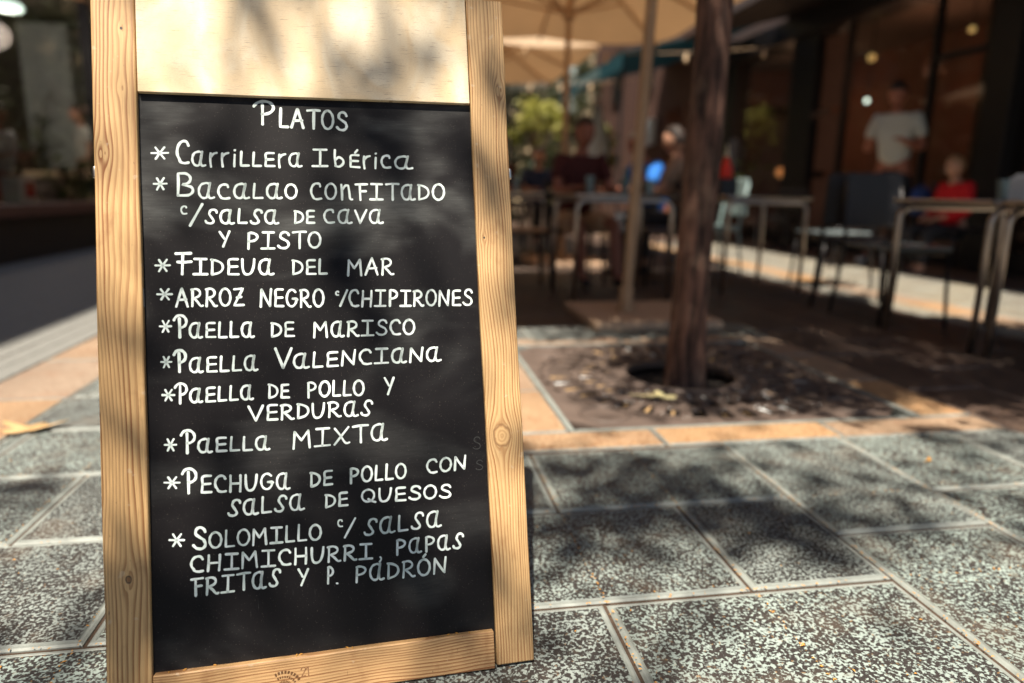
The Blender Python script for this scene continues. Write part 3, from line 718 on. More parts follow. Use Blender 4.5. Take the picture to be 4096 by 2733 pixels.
# ================================================================ tree pit, grate, trees
PX, PY = 1.165, 2.67
MB().box(.53, 1.80, 2.04, 3.30, -.0575, -.050).build('tree_pit_soil', M['soil'], kind='structure')
grate = thing('tree_grate', 'square cast-iron tree grate with radial slots round the street tree', 'tree grate', (PX, PY, 0))
def grate_panel(q):
    m = MB(); zt = -.003; zb = -.022; hs = .615
    rad = [.235, .272, .325, .352, .432, .460, .560, .580, .60, 1.]     # bands: rim, slots, rim, slots ...
    ns = 9
    def pt(r, a):
        p = Vector((r*math.cos(a), r*math.sin(a)))
        k = max(abs(p.x), abs(p.y))
        if k > hs or r >= 1.: p *= hs/k
        return p
    for b in range(len(rad)-1):
        r0, r1 = rad[b], rad[b+1]; slot = b in (1, 3, 5, 7)
        for s in range(ns):
            a0 = q*PI/2+s*PI/2/ns; a1 = a0+PI/2/ns
            for c0, c1 in (((0, .21), (.79, 1.)) if slot else ((0, 1.),)):
                A0 = a0+(a1-a0)*c0; A1 = a0+(a1-a0)*c1
                P = [pt(r0, A0), pt(r1, A0), pt(r1, A1), pt(r0, A1)]
                m.add([(p.x, p.y, zb) for p in P]+[(p.x, p.y, zt) for p in P], [(4, 5, 6, 7), (3, 2, 1, 0), (0, 1, 5, 4), (1, 2, 6, 5), (2, 3, 7, 6), (3, 0, 4, 7)])
    # raised collar round the hole
    n = 10
    vs = []
    for i in range(n+1):
        a = q*PI/2+i*PI/2/n
        for r, z in ((.226, zb), (.226, .004), (.246, .006), (.258, zt)): vs.append((r*math.cos(a), r*math.sin(a), z))
    m.add(vs, [(i*4+k, (i+1)*4+k, (i+1)*4+k+1, i*4+k+1) for i in range(n) for k in range(3)])
    return m
for q in range(4): grate_panel(q).build('grate_panel', M['iron'], grate)
for sx, sy in ((-1, 1), (1, 1), (-1, -1), (1, -1)):
    pts = [(sx*.47+.085*math.cos(a*PI/9), sy*.47+.085*math.sin(a*PI/9), -.002) for a in range(19)]
    MB().tube(pts, .007, 6, False).build('cast_ring', M['iron'], grate)
fr = MB(); 
for x0, x1, y0, y1 in ((-.634, -.617, -.63, .63), (.617, .634, -.63, .63), (-.617, .617, -.63, -.617), (-.617, .617, .617, .63)): fr.box(x0, x1, y0, y1, -.03, -.0005)
fr.build('angle_frame', M['rim'], grate)
# litter caught in the slots of the grate, one mass
lit = MB(); lg = random.Random(21)
for k in range(70):
    a = lg.uniform(0, 2*PI); r = lg.choice([.29, .37, .465, .56])+lg.uniform(-.03, .03); s = lg.uniform(.003, .010)
    x, y = r*math.cos(a), r*math.sin(a); z = -.012+lg.uniform(0, .006); t = lg.uniform(0, PI)
    c, sn = math.cos(t)*s, math.sin(t)*s
    lit.add([(PX+x-c, PY+y-sn, z), (PX+x+sn*.4, PY+y-c*.4, z+.002), (PX+x+c, PY+y+sn, z+.001), (PX+x-sn*.4, PY+y+c*.4, z)], [(0, 1, 2, 3)])
lit2 = MB()
for k in range(60):
    a = lg.uniform(-2.6, -.6); r = lg.choice([.29, .37, .465, .56])+lg.uniform(-.02, .02); s = lg.uniform(.004, .009)
    lit2.add([(PX+r*math.cos(a)+s*math.cos(q*PI/2+a), PY+r*math.sin(a)+s*.5*math.sin(q*PI/2+a), -.004+.003*(q % 2)) for q in range(4)], [(0, 1, 2, 3)])
for k in range(36):
    for r0, r1 in ((.278, .318), (.358, .426), (.466, .553)):
        if lg.random() < .55: continue
        a = (k+.5)*PI/18; f0 = lg.uniform(0, .4); f1 = lg.uniform(.6, 1.); ra = r0+(r1-r0)*f0; rb = r0+(r1-r0)*f1; wd = .006
        tgt = lit if lg.random() < .75 else lit2
        c, sn = math.cos(a), math.sin(a)
        tgt.add([(PX+ra*c+wd*sn, PY+ra*sn-wd*c, -.010), (PX+rb*c+wd*.6*sn, PY+rb*sn-wd*.6*c, -.006), (PX+rb*c-wd*sn, PY+rb*sn+wd*c, -.009), (PX+ra*c-wd*.7*sn, PY+ra*sn+wd*.7*c, -.007)], [(0, 1, 2, 3)])
lit.build('leaf_litter', M['dryleaf'], kind='stuff'); lit2.build('paper_litter', M['paper'], kind='stuff')

def leaves_mesh(name, C0, R, nc, nl, size, mat, seed, clump=(.14, .34), shell=.35, flat=.8):
    """many leaf-sized folded faces gathered in clumps inside an ellipsoid"""
    r = np.random.default_rng(seed); d = r.normal(size=(nc, 3)); d /= np.linalg.norm(d, axis=1)[:, None]
    rad = shell+(1-shell)*r.random(nc)**.6; cc = np.array(C0)+d*rad[:, None]*np.array(R)
    ids = np.repeat(np.arange(nc), nl); cr = r.uniform(*clump, nc)[ids]
    p = cc[ids]+r.normal(size=(nc*nl, 3))*cr[:, None]*np.array([.6, .6, .6*flat]); N = len(p)
    a = r.normal(size=(N, 3)); a[:, 2] *= .5; a /= np.linalg.norm(a, axis=1)[:, None]
    b = np.cross(a, r.normal(size=(N, 3))); b /= np.linalg.norm(b, axis=1)[:, None]; b = b*.42
    s = size*r.uniform(.6, 1.3, N)[:, None]; up = np.cross(a, b)*.35
    V = np.stack([p-a*s*.5, p+b*s*.5+up*s*.4, p+a*s*.55, p-b*s*.5+up*s*.4], 1).reshape(-1, 3)
    me = bpy.data.meshes.new(name); me.vertices.add(4*N); me.loops.add(4*N); me.polygons.add(N)
    me.vertices.foreach_set('co', V.ravel()); me.loops.foreach_set('vertex_index', np.arange(4*N)); me.polygons.foreach_set('loop_start', np.arange(N)*4)
    me.materials.append(mat); me.update(); return me, cc
def tree(label, loc, h0, C0, R, seed, r0=.075, nc=230, nl=60, size=.085, mat='leaf', limbs=9, lean=(0, 0), group='street trees', clump=(.14, .34), kind='street_tree'):
    root = thing(kind, label, 'tree', loc, 0, group); r = random.Random(seed)
    pts = []; rs = []
    for i in range(31):
        t = (i/30)**1.4; z = -.05+(h0+.05)*t
        pts.append((lean[0]*t*h0+.006*math.sin(z*3+seed), lean[1]*t*h0+.006*math.cos(z*2.3), z)); rs.append(r0*(1.0-.20*t)*(1+.24*math.exp(-max(z, 0)/.07)+.03*math.sin(z*9)))
    tr = MB(); tr.tube(pts, rs, 16)
    top = Vector(pts[-1])
    trunk = tr.build('trunk', M['bark'], root, smooth='all')
    me, cc = leaves_mesh('crown', C0, R, nc, nl, size, M[mat], seed, clump)
    for k in range(limbs):
        tgt = Vector(cc[r.randrange(len(cc))]); mid = top.lerp(tgt, .5)+Vector((r.uniform(-.15, .15), r.uniform(-.15, .15), .2))
        m = MB(); m.tube([top-Vector((0, 0, .15)), top.lerp(mid, .5)+Vector((0, 0, .05)), mid, mid.lerp(tgt, .5)+Vector((0, 0, .06)), tgt], [r0*.62, r0*.45, r0*.33, r0*.2, r0*.1], 8)
        for q in range(2):
            t2 = Vector(cc[r.randrange(len(cc))]); 
            if (t2-mid).length < 1.6: m.tube([mid, mid.lerp(t2, .5)+Vector((0, 0, .08)), t2], [r0*.22, r0*.14, r0*.06], 6)
        m.build('limb', M['bark'], root, smooth='all')
    link('crown', me, root)
    return root
tree('slim brown street tree growing through the iron grate', (PX, 2.60, 0), 3.0, (0, .4, 4.6), (1.7, 1.7, 1.3), 4, .073, 210, 55, .09)
# street trees standing behind and beside the camera: their crowns dapple the light on board and slabs
tree('tall street tree behind the camera whose thin crown dapples the menu board', (-1.9, -3.0, 0), 5.2, (1.3, .60, 6.8), (2.6, 1.8, .6), 14, .075, 74, 50, .115, limbs=3, clump=(.12, .34))
tree('street tree just out of view at the right, its dense crown shading the tree pit', (3.1, .1, 0), 3.0, (-1.42, 1.12, 4.15), (1.60, 1.12, .40), 23, .07, 330, 55, .085, limbs=6, clump=(.10, .24))


# leaves on the ground
def fallen_leaf(loc, size, rz, mat, lobes, label, curl=.25, seed=0):
    r = random.Random(seed); m = MB(); n = 40; vs = [(0, 0, .002)]
    for i in range(n):
        a = 2*PI*i/n; rr = size*(.50+.34*abs(math.cos(lobes*a/2.))**1.2+.06*math.sin(9*a+seed))*(1.3 if abs(math.cos(a)) > .8 else .95)
        x, y = rr*math.cos(a), rr*math.sin(a)*.62
        vs.append((x, y, .003+curl*size*(rr/size)**2*(.45+.4*math.sin(2*a+seed))))
    m.add(vs, [(0, 1+i, 1+(i+1) % n) for i in range(n)])
    m.tube([(0, 0, .003), (-size*.8, .004, .006), (-size*1.7, .012, .003)], size*.016+.0006, 5)
    o = m.build('fallen_leaf', mat, smooth='all'); o.location = loc; o.rotation_euler = (0, 0, rz)
    s = o.modifiers.new('s', 'SOLIDIFY'); s.thickness = .0007
    return tag(o, label, 'leaf')
fallen_leaf((-1.135, 2.25, .004), .085, .30, M['dryleaf'], 5, 'curled dry tan leaf on the slabs at the left edge', .28, 3)
fallen_leaf((.945, 2.345, .004), .062, -.35, M['paleleaf'], 4, 'pale curled leaf lying on the front of the tree grate', .5, 5)
fallen_leaf((1.51, 1.66, .002), .014, .9, M['seed'], 3, 'small yellow leaf on a grey slab right of the grate', .4, 8)
# scattered seeds and crumbs on the slabs, nobody could count them
sc = MB(); lg = random.Random(9)
for k in range(1700):
    x = lg.uniform(-1.2, 2.2); y = lg.uniform(.75, 2.4)
    if lg.random() < .5: x = lg.choice([.972, 1.371, .37, .667, -.545, -.85])+lg.uniform(-.004, .004)
    elif lg.random() < .6: y = lg.choice([1.113, 1.49, 1.88])+lg.uniform(-.004, .004)
    if .53 < x < 1.8 and y > 2.03: continue
    s = lg.uniform(.0012, .0042); t = lg.uniform(0, PI); c, sn = math.cos(t)*s, math.sin(t)*s
    sc.add([(x-c, y-sn, .0008), (x+sn*.4, y-c*.4, .0022), (x+c, y+sn, .001), (x-sn*.4, y+c*.4, .002)], [(0, 1, 2, 3)])
sc.build('seed_litter', M['seed'], kind='stuff')

# ================================================================ parasols
def parasol(label, x, y, half, ze, apex, base=None, tilt=0., rows=True):
    root = thing('parasol', label, 'parasol', (x, y, 0), 0, 'square cream terrace parasols')
    z = 0.
    if base:
        bx, by, bw = base; MB().box(bx-bw-x, bx+bw-x, by-bw-y, by+bw-y, .0, .05).build('base_plate', M['base'], root, .008)
        MB().lathe([(.055, .05), (.055, .075), (.042, .085), (.042, .20)], (-.094 if base[1] < 5 else 0, 0, 0), 18).build('pole_socket', M['tan'], root, smooth=True)
    MB().tube([(-.096 if base[1] < 5 else 0, 0, .01), (-.039 if base[1] < 5 else 0, 0, 1.6), (.018 if base[1] < 5 else 0, 0, apex-.05)], .032, 16).build('pole', M['tan'], root, smooth=True)
    # canopy: square, eight panels, with a slight sag between ribs, and a short valance
    m = MB(); n = 8; gridp = []
    corners = []
    for i in range(8):
        a = PI/4*i; dx, dy = math.cos(a), math.sin(a); k = half/max(abs(dx), abs(dy)); corners.append(Vector((dx*k, dy*k, ze)))
    ap = Vector((0, 0, apex)); seg = 8; vs = []; idx = {}
    for i in range(8):
        c0 = corners[i]; c1 = corners[(i+1) % 8]
        for a in range(seg+1):
            for b in range(seg+1):
                t = a/seg; s = b/seg; e = c0.lerp(c1, s); p = ap.lerp(e, t); p.z -= .05*math.sin(PI*s)*t; p.z += .10*math.sin(PI*t)*.4
                idx[(i, a, b)] = len(vs); vs.append(p)
    fs = [(idx[(i, a, b)], idx[(i, a+1, b)], idx[(i, a+1, b+1)], idx[(i, a, b+1)]) for i in range(8) for a in range(seg) for b in range(seg)]
    m.add(vs, fs)
    for i in range(8):
        for b in range(seg):
            p = vs[idx[(i, seg, b)]]; q = vs[idx[(i, seg, b+1)]]
            pass
    cn = m.build('canopy', M['canvas'], root, smooth=False); sd = cn.modifiers.new('s', 'SOLIDIFY'); sd.thickness = .0015
    hub = Vector((0, 0, ze-.09)); MB().lathe([(.05, -.06), (.065, -.05), (.065, .05), (.05, .06)], (0, 0, ze-.09), 16).build('hub', M['tan'], root, smooth=True)
    for i in range(8):
        c = corners[i]; m = MB(); m.bar(ap+Vector((0, 0, -.07)), c+Vector((0, 0, -.035)), .022, .032).build('rib', M['tan'], root)
        mid = (ap+Vector((0, 0, -.10))).lerp(c+Vector((0, 0, -.06)), .52)
        MB().bar(hub, mid, .020, .026).build('strut', M['tan'], root)
    for i in range(8):
        pass
    return root
P1 = parasol('nearest cream parasol, its tan pole standing in a square base plate behind the tree', 1.45, 3.97, 1.38, 2.62, 3.25, (1.44, 3.98, .375))
P2 = parasol('cream parasol whose canopy spans the top of the view behind the menu board', 1.74, 7.30, 1.50, 2.60, 3.25, (1.74, 7.3, .385))
P3 = parasol('third cream parasol, seen lower under the edge of the second one', 1.0, 10.4, 1.52, 2.55, 3.2, (1.0, 10.4, .385))

# festoon bulbs under the canopy edges
fest = MB(); bulbs = []
def festoon(a, b, n, sag, label):
    root = thing('festoon_lights', label, 'string lights', a, 0, 'bulb strings under the parasols'); A = Vector((0, 0, 0)); B = Vector(b)-Vector(a)
    P = [A.lerp(B, i/24)-Vector((0, 0, sag*math.sin(PI*i/24))) for i in range(25)]
    MB().tube(P, .004, 5, False).build('cable', M['tan'], root)
    me = MB().lathe([(.006, 0), (.011, -.02), (.011, -.045), (.02, -.06), (.028, -.09), (.02, -.115), (.004, -.125)], (0, 0, 0), 10).mesh('bulb', M['bulb'])
    for k in range(n):
        t = (k+.5)/n; o = link('bulb', me, root, smooth='all' if k == 0 else False); o.location = A.lerp(B, t)-Vector((0, 0, sag*math.sin(PI*t)))
festoon((.3, 8.95, 2.62), (4.9, 8.7, 2.62), 9, .16, 'string of bulbs under the back edge of the second parasol')
festoon((.4, 12.1, 2.60), (4.6, 12.0, 2.75), 8, .14, 'string of bulbs farther back, between the third and fourth parasols')

# ================================================================ furniture
def table(label, cx, cy, sx, sy, h=.745, r=.0165, top='alu'):
    root = thing('cafe_table', label, 'table', (cx, cy, 0), 0, 'square aluminium terrace tables')
    MB().box(-sx-.004, sx+.004, -sy-.004, sy+.004, h-.006, h+.0).build('table_top', M['seatgrey'], root, .001)
    m = MB(); m.tube([(-sx, -sy, h-.012), (sx, -sy, h-.012), (sx, sy, h-.012), (-sx, sy, h-.012), (-sx, -sy, h-.012)], .013, 8, False).build('edge_rim', M['alu'], root, smooth='all')
    for y in (-sy+.02, sy-.02):
        k = .07; pts = [(-sx+.02, y, 0)]; pts += [(-sx+.02+k-k*math.cos(a), y, h-.045-k+k*math.sin(a)) for a in [i*PI/12 for i in range(7)]]
        pts += [(sx-.02-k+k*math.sin(a), y, h-.045-k+k*math.cos(a)) for a in [i*PI/12 for i in range(7)]] + [(sx-.02, y, 0)]
        MB().tube(pts, r, 12).build('leg_frame', M['alu'], root, smooth='all')
    for x in (-sx*.6, sx*.6): MB().bar((x, -sy+.02, h-.03), (x, sy-.02, h-.03), .03, .02).build('crossbar', M['alu'], root)
    return root
table('aluminium table behind the nearest parasol base, between its pole and the tree', 1.555, 4.99, .365, .345)
table('empty aluminium table to the right of the tree trunk, holding a red bottle', 2.78, 5.27, .34, .34)
table('aluminium table near the right edge with a white napkin box', 3.12, 3.22, .355, .33)
table('nearest aluminium table, cut by the right edge of the view', 3.14, 2.52, .355, .33)
table('aluminium table in shade behind the seated man in beige shorts', 1.05, 6.9, .35, .35)
table('aluminium table far back beside the diners', 2.2, 8.6, .35, .35)
def chair(label, loc, rz, seat='blackrattan', frame='blackmetal', arms=False, back='slats', proto={}):
    key = (seat, frame, arms, back)
    if key in proto: return dup(proto[key], loc, rz, label)
    root = thing('cafe_chair', label, 'chair', loc, rz, 'terrace chairs'); r = .0125; f = M[frame]; a = .20
    for sx in (-1, 1):
        MB().tube([(sx*a*1.10, .23, 0), (sx*a, .20, .44)], [r*.9, r], 10).build('leg', f, root, smooth='all')
        MB().tube([(sx*a*1.12, -.25, 0), (sx*a, -.20, .44), (sx*a*.98, -.23, .66), (sx*a*.95, -.27, .86)], r, 10).build('leg', f, root, smooth='all')
        if arms: MB().tube([(sx*a, -.23, .66), (sx*a*1.2, -.05, .665), (sx*a*1.2, .17, .66), (sx*a*1.05, .21, .60), (sx*a, .20, .44)], r*1.1, 10).build('armrest', f, root, smooth='all')
    MB().box(-a-.01, a+.01, -.205, .225, .445, .468).build('seat', M[seat], root, .01)
    MB().tube([(-a, .20, .43), (a, .20, .43), (a, -.20, .43), (-a, -.20, .43), (-a, .20, .43)], r*.8, 8, False).build('seat_rail', f, root, smooth='all')
    if back == 'slats':
        for z in (.62, .72, .82): MB().bar((-a, -.225-(z-.62)*.16, z), (a, -.225-(z-.62)*.16, z), .012, .055, (0, 0, 1)).build('back_slat', M[seat if seat != 'seatwood' and seat != 'seatgrey' else 'blackrattan'], root, .004)
    else: MB().box(-a, a, -.275, -.25, .56, .90).build('back_panel', M['blackrattan' if seat != 'palemetal' else 'palemetal'], root, .02)
    proto[key] = root; return root
chair('black armchair with a brown wooden seat, just right of the menu board', (.94, 5.42, 0), -PI/2, 'seatwood', arms=True)
chair('black slatted chair under the right side of the table behind the parasol base', (2.18, 5.62, 0), PI*.55)
chair('black chair tucked behind the table with the white napkin box', (3.02, 3.83, 0), PI, 'seatgrey', back='panel')
chair('black chair at the near right table, cut by the edge of the view', (3.62, 2.78, 0), PI/2, 'seatgrey', back='panel')
chair('empty chair with a pale reflecting seat on the sunlit strip', (3.62, 5.35, 0), PI/2, 'seatgrey')
chair('pale enamelled chair standing behind the red bottle', (2.92, 6.25, 0), PI*.5, 'palemetal', 'palemetal', back='panel')
chair('black chair in the middle of the terrace, its splayed legs on the sunlit strip', (3.15, 4.42, 0), -.6, 'blackrattan', back='panel')
chair('dark chair far back near the plants', (.62, 7.0, 0), -PI/2)
chair('dark chair under the diner in the red top', (1.15, 8.1, 0), .3)
chair('dark chair under the diner in navy far back', (1.9, 9.5, 0), PI)
chair('black chair under the man in beige shorts', (1.47, 5.78, 0), PI, arms=False)
chair('dark chair under the man in the bright blue shirt', (2.62, 6.75, 0), PI/2)
chair('dark chair under the diner in the tan shirt beside the trunk', (2.45, 5.95, 0), -2.2)
chair('dark chair before the restaurant window under the child in red', (5.55, 6.2, 0), PI/2)
chair('dark chair beside the waiter', (4.9, 6.9, 0), 1.2, 'blackrattan', back='panel')
chair('dark chair by the black column of the restaurant', (5.2, 8.9, 0), 2.1)

# things on the tables
b = thing('sauce_bottle', 'red squeeze bottle with a cream nozzle on the table right of the trunk', 'bottle', (2.585, 5.30, .882))
MB().lathe([(.048, 0), (.054, .01), (.054, .055), (.040, .10), (.020, .150), (.014, .16)], n=20).build('bottle_body', M['redbottle'], b, smooth=True)
MB().lathe([(.016, .160), (.020, .165), (.020, .18), (.011, .19), (.007, .235), (.004, .26)], n=16).build('nozzle', M['nozzle'], b, smooth=True)
cdy = thing('condiment_caddy', 'dark caddy under the red bottle on the table right of the trunk', 'caddy', (2.60, 5.30, .746))
MB().box(-.07, .07, -.055, .055, 0, .125).build('caddy_body', M['blackrattan'], cdy, .006); MB().tube([(-.06, 0, .12), (-.06, 0, .24), (.075, 0, .24), (.075, 0, .12)], .004, 6).build('handle', M['blackmetal'], cdy)
MB().box(-.06, .06, -.045, .045, .1245, .1345).build('caddy_tray', M['blackmetal'], cdy)
nb = thing('napkin_box', 'white napkin box standing on the table near the right edge', 'napkin box', (3.23, 3.20, .745), .3)
MB().box(-.062, .062, -.045, .045, 0, .118).build('box_body', M['paper'], nb, .006)
MB().box(-.048, .048, -.03, .03, .1175, .134).build('napkins', M['paper'], nb, .003)
g_ = thing('drinking_glass', 'small glass on the table behind the parasol base', 'glass', (1.80, 4.88, .745))
MB().lathe([(.028, 0), (.034, .10), (.0335, .101), (.0275, .004)], n=16).build('glass_wall', M['palemetal'], g_, smooth=True)
for k_, (x_, y_, h_, m_, l_) in enumerate(((3.28, 3.38, .11, 'palemetal', 'tumbler beside the white napkin box'), (3.30, 2.42, .12, 'palemetal', 'tall tumbler on the nearest right-hand table'), (1.42, 5.12, .13, 'palemetal', 'tumbler in front of the seated man in shorts'), (1.72, 5.2, .20, 'tealpale', 'slim bottle on the table behind the parasol base'), (2.3, 8.5, .22, 'redbottle', 'small red bottle on the far back table'), (1.15, 6.85, .15, 'palemetal', 'glass on the shaded table behind the seated man'))):
    g_ = thing('drinking_glass' if k_ not in (3, 4) else 'bottle', l_, 'glass' if k_ not in (3, 4) else 'bottle', (x_, y_, .746)); MB().lathe([(.024, 0), (.033, h_), (.031, h_), (.022, .006)] if k_ not in (3, 4) else [(.03, 0), (.032, .1), (.014, .15), (.012, h_), (.005, h_)], n=14).build('glass_wall', M[m_], g_, smooth=True)
g_ = thing('menu_stand', 'small dark menu card standing on a table at the back', 'menu card', (2.2, 8.6, .745))
MB().box(-.06, .06, -.002, .002, .01, .2).build('card', M['maroon'], g_); MB().box(-.07, .07, -.03, .03, 0, .012).build('foot', M['blackrattan'], g_)
# ================================================================ people
DG = None
def skinmesh(name, verts, edges, radii, mat, parent, sub=2, root=0):
    me = bpy.data.meshes.new(name); me.from_pydata([tuple(v) for v in verts], edges, []); o = bpy.data.objects.new(name+'_tmp', me); COL.objects.link(o)
    md = o.modifiers.new('sk', 'SKIN'); md.use_smooth_shade = True
    if not me.skin_vertices: me.attributes
    for i, r in enumerate(radii):
        rr = r if isinstance(r, tuple) else (r, r)
        me.skin_vertices[0].data[i].radius = rr; me.skin_vertices[0].data[i].use_root = (i == root)
    o.modifiers.new('s', 'SUBSURF').levels = sub; o.modifiers['s'].render_levels = sub
    dg = bpy.context.evaluated_depsgraph_get(); m2 = bpy.data.meshes.new_from_object(o.evaluated_get(dg)); m2.name = name
    bpy.data.objects.remove(o); bpy.data.meshes.remove(me); m2.materials.clear(); m2.materials.append(mat)
    m2.polygons.foreach_set('use_smooth', [True]*len(m2.polygons))
    return link(name, m2, parent)
def person(label, loc, rz, pose, top, bottom, skin='skin', hair='hairdark', shoes='shoe', shorts=False, sleeves='short', scale=1., lean=0., headturn=0., headtilt=.25, arms='table', long_hair=False, group=None):
    root = thing('person', label, 'person', loc, rz, group); root.scale = (scale,)*3
    V_ = Vector; s = pose == 'stand'
    pz = .93 if s else .53
    L = lean
    pel = V_((0, 0, pz)); wa = V_((0, .02+L*.12, pz+.17)); ch = V_((0, .02+L*.32, pz+.36)); nk = V_((0, .02+L*.52, pz+.52)); hd = V_((0, .05+L*.66, pz+.60))
    J = {}
    for sd, n in ((-1, 'l'), (1, 'r')):
        J['sh'+n] = nk+V_((sd*.175, -.01, -.045))
        if arms == 'table': J['el'+n] = J['sh'+n]+V_((sd*.06, .12, -.25)); J['wr'+n] = J['el'+n]+V_((-sd*.10, .23, .03))
        elif arms == 'hold': J['el'+n] = J['sh'+n]+V_((sd*.07, -.01, -.28)); J['wr'+n] = J['el'+n]+V_((-sd*.09, .24, .06))
        elif arms == 'lap': J['el'+n] = J['sh'+n]+V_((sd*.07, .03, -.27)); J['wr'+n] = J['el'+n]+V_((-sd*.12, .20, -.06))
        else: J['el'+n] = J['sh'+n]+V_((sd*.06, .0, -.29)); J['wr'+n] = J['el'+n]+V_((sd*.01, .07, -.25))
        J['hip'+n] = pel+V_((sd*.095, 0, -.03))
        if s: J['kn'+n] = V_((sd*.11, .02+(.10 if sd > 0 else -.02), .50)); J['an'+n] = V_((sd*.12, (.06 if sd > 0 else -.10), .09)); J['to'+n] = J['an'+n]+V_((sd*.03, .16, -.055))
        else: J['kn'+n] = V_((sd*(.13 if sd > 0 else .17), .43, .52)); J['an'+n] = V_((sd*(.05 if sd > 0 else .20), (.33 if sd > 0 else .48), .09)); J['to'+n] = J['an'+n]+V_((sd*.02, .16, -.05))
    vs = [pel, wa, ch, nk, hd]; rd = [(.135, .105), (.125, .095), (.15, .10), .055, .052]; ed = [(0, 1), (1, 2), (2, 3), (3, 4)]
    def chain(st, pts, rs):
        p = st
        for q, r in zip(pts, rs): vs.append(q); rd.append(r); ed.append((p, len(vs)-1)); p = len(vs)-1
        return p
    for n, sd in (('l', -1), ('r', 1)):
        w0 = chain(2, [J['sh'+n], J['sh'+n].lerp(J['el'+n], .5), J['el'+n], J['el'+n].lerp(J['wr'+n], .4), J['wr'+n]], [.062, .048, .040, .038, .026])
        hv = (J['wr'+n]-J['el'+n]).normalized(); side = V_((-sd, 0, 0)); pal = J['wr'+n]+hv*.07
        pidx = chain(w0, [pal], [(.034, .016)])
        for k, (off, ln) in enumerate(((-.030, .062), (-.010, .075), (.010, .070), (.028, .055))):
            b_ = pal+side*off+hv*.012; chain(pidx, [b_, b_+hv*ln*.5+V_((0, 0, -.006)), b_+hv*ln+V_((0, 0, -.022))], [.0088, .008, .0065])
        tb = J['wr'+n]+hv*.03+side*.028; chain(w0, [tb, tb+hv*.03+side*.018, tb+hv*.055+side*.02], [.011, .0095, .007])
        h0 = chain(0, [J['hip'+n], J['hip'+n].lerp(J['kn'+n], .5), J['kn'+n], J['kn'+n].lerp(J['an'+n], .35), J['an'+n], J['to'+n]], [.088, .075, .056, .054, .036, (.036, .025)])
    body = skinmesh('body', vs, ed, rd, M[skin], root)
    # clothing
    a = .012; tv = [pel+V_((0, 0, .02)), wa, ch, nk+V_((0, 0, -.03))]; tr = [(.155, .13), (.150, .13), (.172, .142), .078]; te = [(0, 1), (1, 2), (2, 3)]
    for n in 'lr':
        i = len(tv); el, sh, wr = J['el'+n], J['sh'+n], J['wr'+n]
        if sleeves == 'short': tv += [sh, sh.lerp(el, .7)]; tr += [.078, .066]; te += [(2, i), (i, i+1)]
        else: tv += [sh, el, el.lerp(wr, .9)]; tr += [.078, .056, .042]; te += [(2, i), (i, i+1), (i+1, i+2)]
    skinmesh('shirt', tv, te, tr, M[top], root)
    tv = [pel+V_((0, 0, .03)), pel]; tr = [(.150, .118), (.152, .120)]; te = [(0, 1)]
    for n in 'lr':
        i = len(tv); hp, kn, an = J['hip'+n], J['kn'+n], J['an'+n]
        if shorts: tv += [hp, hp.lerp(kn, .5), hp.lerp(kn, .93)]; tr += [.103, .098, .092]; te += [(1, i), (i, i+1), (i+1, i+2)]
        else: tv += [hp, hp.lerp(kn, .5), kn, kn.lerp(an, .9)]; tr += [.102, .09, .072, .055]; te += [(1, i), (i, i+1), (i+1, i+2), (i+2, i+3)]
    skinmesh('shorts' if shorts else 'trousers', tv, te, tr, M[bottom], root)
    for n in 'lr':
        an, to = J['an'+n], J['to'+n]
        skinmesh('shoe', [an+V_((0, -.03, -.035)), an+V_((0, .05, -.035)), to+V_((0, .03, .0))], [(0, 1), (1, 2)], [(.046, .05), (.05, .042), (.042, .028)], M[shoes], root)
    # head: egg shape with brow, nose, chin, ears
    bm = bmesh.new(); bmesh.ops.create_uvsphere(bm, u_segments=28, v_segments=20, radius=1)
    for v in bm.verts:
        x, y, z = v.co
        jaw = max(0., -z); x *= 1-.30*jaw**1.5; y *= 1-.10*jaw
        if y > 0: y += .10*jaw**2; y += .26*math.exp(-((x/.16)**2+((z+.12)/.20)**2)); y -= .10*math.exp(-(((abs(x)-.36)/.18)**2+((z-.08)/.13)**2)); y += .05*math.exp(-((x/.3)**2+((z+.48)/.10)**2))
        if abs(x) > .8: x += .16*math.copysign(1, x)*math.exp(-(((y+.05)/.16)**2+((z+.02)/.26)**2))
        v.co = (x*.076, y*.096, z*.118)
    me = bpy.data.meshes.new('head'); bm.to_mesh(me); bm.free(); me.materials.append(M[skin]); ho = link('head', me, body, smooth='all')
    hm = Matrix.Translation(hd+V_((0, .02, .09))) @ Matrix.Rotation(headturn, 4, 'Z') @ Matrix.Rotation(-headtilt, 4, 'X'); ho.matrix_local = hm
    for sx in (-1, 1):
        MB().lathe([(.001, -.006), (.008, -.003), (.009, .0), (.008, .003), (.001, .006)], (0, 0, 0), 10).build('eye', M['frameblack'], body, smooth='all').matrix_local = hm @ Matrix.Translation((sx*.029, .083, .010)) @ Matrix.Rotation(PI/2, 4, 'X')
    MB().lathe([(.001, -.003), (.018, -.002), (.019, 0), (.018, .002), (.001, .003)], (0, 0, 0), 12).build('mouth', M['maroon'], body, smooth='all').matrix_local = hm @ Matrix.Translation((0, .093, -.058)) @ Matrix.Rotation(PI/2, 4, 'X') @ Matrix.Diagonal((1, .3, 1, 1))
    bm = bmesh.new(); bmesh.ops.create_uvsphere(bm, u_segments=24, v_segments=18, radius=1)
    for v in bm.verts:
        x, y, z = v.co; k = 1.0
        if y > -.1 and z < .42+.2*y: k = .86
        if z < -.45: k = .80
        zz = z*.126*(1.75 if long_hair and z < 0 and y < .1 else 1)
        v.co = (x*.086*k, y*.106*k-.010, zz*k+.006)
    me = bpy.data.meshes.new('hair'); bm.to_mesh(me); bm.free(); me.materials.append(M[hair]); hr = link('hair', me, body, smooth='all'); hr.matrix_local = hm
    return root
